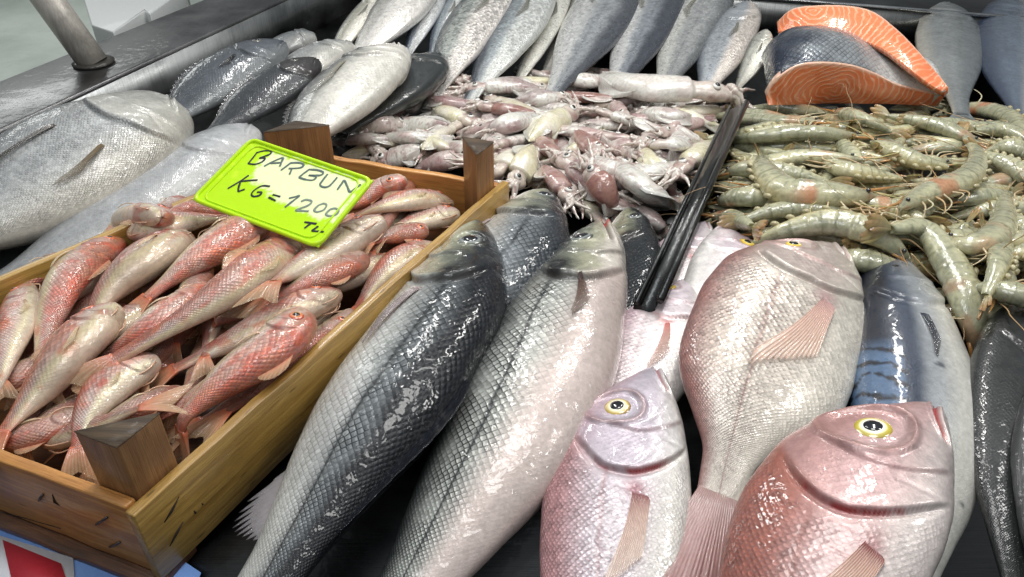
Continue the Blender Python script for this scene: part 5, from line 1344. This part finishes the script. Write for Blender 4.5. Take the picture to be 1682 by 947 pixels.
def put_squid(px, D=.04, label=None, seed=0, tone=0, z0=.04, lift=0., **kw):
    rad = D * .30 * pchip([0, .1, .4, .7, 1], [.3, .6, 1, .8, .5], np.linspace(0, 1, 24))
    C = drop_px(QH, px, rad, z0, 24, stiff=.6, lift=lift, iters=6, zmax=.10)
    TN = ('whitish', 'cream', 'rosy', 'brown')[tone]
    return squid(label or 'small ' + TN + ' squid lying in the heap behind the crate', C, D, seed, tone, group='small ' + TN + ' squid heaped behind the crate', **kw)


k = tries = 0; placed = []
while k < 118 and tries < 9000:
    tries += 1; x, y = QRNG.uniform(520, 1210), QRNG.uniform(112, 400)
    if not inside((x, y), SQP): continue
    if any(abs(x - q[0]) < 26 and abs(y - q[1]) < 11 for q in placed): continue
    placed.append((x, y)); P0 = at(x, y, .04); a = QRNG.gauss(0, .6) + (math.pi if QRNG.random() < .5 else 0)
    if x > 850 and y > 230: a += QRNG.choice((-1, 1)) * .8
    Lh = QRNG.uniform(.055, .08); d = np.array([math.cos(a), math.sin(a), 0]); nn = np.array([-d[1], d[0], 0])
    e1, e2 = P0 - d * Lh, P0 + d * Lh
    if not (inside(e1[:2], sqw) and inside(e2[:2], sqw)): P0 = P0 + (np.append(scn, .04) - P0) * .12; e1, e2 = P0 - d * Lh, P0 + d * Lh
    put_squid([project(e1), project(P0 + nn * QRNG.uniform(-.012, .012)), project(e2)], D=QRNG.uniform(.028, .037), seed=800 + k, tone=QRNG.choices((0, 1, 2, 3), (6, 3, 3, 1.5))[0], arms=4); k += 1

SQ_TOP = [  # mantle tip first
 ('whitish squid at the far left top of the heap under the black fish', [(682, 146), (720, 136), (762, 130)], dict(tone=0)),
 ('pink edged squid below the silver back row fish', [(888, 146), (830, 140), (764, 146)], dict(tone=0, D=.042)),
 ('rosy squid left of the heap with a pale head', [(700, 160), (750, 172), (800, 172)], dict(tone=2)),
 ('squid with a white oval body near the heap middle', [(842, 166), (884, 160), (930, 160)], dict(tone=0, D=.04)),
 ('cream squid pointing its head right at the heap left', [(712, 178), (748, 190), (784, 204)], dict(tone=1)),
 ('dark red squid in the upper middle of the heap', [(880, 186), (830, 180), (786, 174)], dict(tone=3, D=.038)),
 ('long white squid curving over the back board', [(890, 190), (830, 204), (780, 222)], dict(tone=0)),
 ('fat cream squid in the middle of the heap', [(868, 232), (900, 206), (946, 180)], dict(tone=1, D=.046)),
 ('white squid at the left corner by the white bellied fish', [(576, 214), (620, 202), (664, 202)], dict(tone=0)),
 ('slim white squid along the back board of the crate', [(662, 230), (600, 228), (546, 234)], dict(tone=0, D=.03)),
 ('grey white squid close to the back board middle', [(690, 242), (656, 256), (620, 262)], dict(tone=0, D=.042)),
 ('pinkish squid touching the rear crate post', [(680, 278), (730, 264), (778, 262)], dict(tone=2, D=.042)),
 ('pale squid right of the rear crate post', [(842, 246), (826, 272), (806, 292)], dict(tone=1, D=.042)),
 ('upright cream squid with its head toward the bass', [(876, 238), (862, 270), (842, 306)], dict(tone=1, D=.044, lift=.006)),
 ('brown squid lying right of the upright cream one', [(892, 272), (914, 296), (940, 330)], dict(tone=3, D=.042)),
 ('rosy squid with a white ringed eye in the heap front', [(1000, 320), (960, 286), (920, 258)], dict(tone=2, D=.042, eye=True)),
 ('white squid with its skin slipped off toward the front', [(1100, 342), (1056, 306), (1010, 268)], dict(tone=0, D=.05)),
 ('brown skinned squid beside the white one at the front', [(1020, 346), (990, 308), (966, 276)], dict(tone=3, D=.042)),
 ('slim white squid crossing toward the tray rim', [(1150, 232), (1106, 236), (1060, 236)], dict(tone=0, D=.03)),
 ('cream squid end resting against the tray rim', [(1168, 232), (1140, 258), (1108, 286)], dict(tone=1, D=.046, lift=.004)),
 ('white squid with purple edges in the right half', [(1136, 190), (1096, 190), (1050, 186)], dict(tone=0, D=.046)),
 ('thin white squid slanting in the right middle', [(1090, 212), (1030, 196), (978, 180)], dict(tone=0, D=.028)),
 ('thin squid under the slanting white one', [(960, 200), (1000, 204), (1040, 208)], dict(tone=0, D=.028)),
 ('rosy squid with a pink head pointing to the bass', [(980, 216), (1010, 236), (1040, 252)], dict(tone=2, D=.04)),
 ('brown squid body standing out in the centre', [(946, 214), (964, 234), (986, 252)], dict(tone=3, D=.04)),
 ('tan squid with its eye near the tray rim at the front', [(1040, 338), (1072, 362), (1090, 392)], dict(tone=0, D=.04)),
]
for k, (lab, px, kw) in enumerate(SQ_TOP): put_squid(px, label=lab, seed=900 + k, arms=7, **kw)
# the one large squid lying across the top
bigC = drop_px(QH, [(985, 122), (1040, 140), (1110, 146), (1172, 150), (1200, 158)], .03 * pchip([0, .1, .4, .7, 1], [.3, .6, 1, .8, .5], np.linspace(0, 1, 24)), .06, 24, stiff=.8, lift=.006)
squid('largest squid laid across the top of the heap with a big white eye', bigC, .062, 990, 0, arms=8, big=True, nu=110, nth=48, group=None)

# ------------------------------------------------------------------ salmon pieces
def salmon_mat():
    g = NG('salmon_flesh'); sc = g.attr('sc'); sx = g.sep(sc); oc = g.n("TexCoord").outputs["Object"]
    wob = g.noise(oc, 26, 3, .5)
    ph = g.math('ADD', g.math('MULTIPLY', sx[0], 1.0), g.math('MULTIPLY', g.math('SUBTRACT', wob, .5), 2.6))
    fr = g.math('ABSOLUTE', g.math('SUBTRACT', g.math('FRACT', ph), .5))
    ln = g.math('MULTIPLY', g.ramp(fr, .02, .26, .8, 0.), g.ramp(g.noise(oc, 40, 2), .3, .6, .35, .95))
    c = g.mix(g.noise(oc, 50, 4), tuple(lin(226, 112, 62)), tuple(lin(242, 146, 98)))
    c = g.mix(ln, c, tuple(lin(246, 196, 160)))
    c = g.mix(g.ramp(sx[1], .90, 1., 0, .8), c, tuple(lin(240, 206, 184)))
    g.P(Base_Color=c, Roughness=.3, Coat_Weight=.8, Coat_Roughness=.06, Subsurface_Weight=.2, Subsurface_Radius=(1, .4, .2), Subsurface_Scale=.006, Normal=g.bump(ln, .0008), Coat_Normal=g.bump(g.noise(oc, 90, 2), .0012))
    return g.m


M_SAL = salmon_mat()


def cut_piece(name, label, arc_px, base_px, z_arc, z_base, depth_vec, skin_cols, centre, rows=30, wave=1.0, taper=1.0):
    """thick slice: a cut face between an upper arc and a lower line, skin wrapped over the arc and running back along depth_vec"""
    A = np.array([at(x, y, z) for (x, y), z in zip(arc_px, z_arc)]); A, _ = spline(A, 60)
    Bs = np.array([at(x, y, z) for (x, y), z in zip(base_px, z_base)]); Bs, _ = spline(Bs, 60)
    t = thing(name, label, 'salmon', (A.mean(0) * [1, 1, 0]), 'cut salmon at the back of the stall')
    b = np.linspace(0, 1, 40)[:, None, None]; G = Bs[None] * (1 - b) + A[None] * b
    cpt = at(*centre[:2], centre[2]); nrm = unit(np.cross(G[0, -1] - G[0, 0], G[-1, 30] - G[0, 30])); 
    if nrm @ (EYE - cpt) < 0: nrm = -nrm
    q = G - cpt; ex = unit(Bs[-1] - Bs[0]); ey = np.cross(nrm, ex)
    X, Y = (q @ ex), (q @ ey); d = np.hypot(X, Y * 1.35); ang = np.arctan2(Y, X)
    sc = np.stack([wave * (d * 88 + .35 * np.cos(ang * 3)), np.broadcast_to(b[..., 0], d.shape), ang], -1)
    G = G + nrm * (.006 * np.sin(np.pi * b) * np.sin(np.pi * np.linspace(0, 1, 60))[None, :, None] + .002 * (fbm(G, 40, 2, 3) - .5)[..., None])
    r, c = 40, 60; back = G - nrm * .012
    V = np.concatenate([G.reshape(-1, 3), back.reshape(-1, 3)]); f1 = gridF(r, c); e = np.array([i for i in range(c)] + [i * c + c - 1 for i in range(1, r)] + [(r - 1) * c + c - 2 - i for i in range(c - 1)] + [(r - 2 - i) * c for i in range(r - 2)]); e2 = np.roll(e, -1)
    link_mesh('cut_face', V, np.vstack([f1, f1[:, ::-1] + r * c, np.stack([e, e + r * c, e2 + r * c, e2], -1)]), M_SAL, t, dict(sc=np.concatenate([sc.reshape(-1, 3)] * 2)))
    # skin sheet
    s = np.linspace(0, 1, 30)[:, None]; dv = np.array(depth_vec)
    Sg = A[None] - nrm * .004 + (s * taper)[..., None] * dv[None, None] * np.ones((1, 60, 1)) + (.013 * np.sin(np.pi * s))[..., None] * np.array([0, 0, 1.])
    uu = np.linspace(0, 1, 60)[None]
    n = fbm(Sg, 40, 6, 4)
    cc = mixc(np.array(skin_cols[0]), np.array(skin_cols[1]), sst(.1, .55, np.broadcast_to(uu, n.shape) + (n - .5) * .4)); cc = mixc(cc, np.array(skin_cols[2]), sst(.55, .9, uu + (n - .5) * .3))
    Nn = np.cross(np.gradient(Sg, axis=0), np.gradient(Sg, axis=1)); Nn = unit(Nn); Nn[Nn[..., 2] < 0] *= -1
    th = .010; V = np.concatenate([Sg.reshape(-1, 3), (Sg - Nn * th).reshape(-1, 3)]); r, c = 30, 60; f1 = gridF(r, c); e = np.array([i for i in range(c)] + [i * c + c - 1 for i in range(1, r)] + [(r - 1) * c + c - 2 - i for i in range(c - 1)] + [(r - 2 - i) * c for i in range(r - 2)]); e2 = np.roll(e, -1)
    La = np.linalg.norm(np.diff(A, axis=0), axis=1).sum(); Ld = np.linalg.norm(dv)
    scl = np.stack([np.broadcast_to(uu * La / .0085, (r, c)), np.broadcast_to(s * Ld / .0085, (r, c)), np.zeros((r, c))], -1)
    mk = np.stack([np.broadcast_to(.6 * sst(.0, .12, uu) * (1 - sst(.4, .85, uu) * .9), (r, c)), np.full((r, c), .35), np.full((r, c), 1.)], -1)
    link_mesh('skin', V, np.vstack([f1, f1[:, ::-1] + r * c, np.stack([e, e + r * c, e2 + r * c, e2], -1)]), M['scaly'], t, dict(col=np.concatenate([cc.reshape(-1, 3)] * 2), sc=np.concatenate([scl.reshape(-1, 3)] * 2), msk=np.concatenate([mk.reshape(-1, 3)] * 2)))
    return t


SK = (lin(40, 48, 66), lin(150, 156, 160), lin(222, 222, 218))
zA = [.06, .10, .125, .13, .12, .10, .085, .075, .07]
cut_piece('salmon_steak', 'front salmon piece with rings of pale fat in its orange cut face', [(1258, 156), (1276, 130), (1310, 108), (1352, 103), (1400, 108), (1440, 122), (1472, 138), (1510, 148), (1552, 158)],
          [(1262, 172), (1300, 172), (1360, 170), (1430, 170), (1490, 172), (1540, 174)], zA, [.05, .045, .04, .04, .04, .045], (.02, .13, .022), SK, (1372, 154, .07))
zB = [.115, .15, .165, .168, .165, .15, .13, .11, .10]
cut_piece('salmon_fillet', 'rear salmon piece with its orange cut side turned up over silver skin', [(1276, 36), (1302, 14), (1352, 8), (1404, 10), (1440, 22), (1478, 52), (1514, 90), (1540, 120), (1558, 144)],
          [(1278, 50), (1330, 56), (1400, 62), (1450, 80), (1496, 114), (1528, 138), (1552, 152)], zB, [.11, .125, .13, .13, .115, .10, .09], (.02, .06, -.06), SK, (1338, 30, .14))
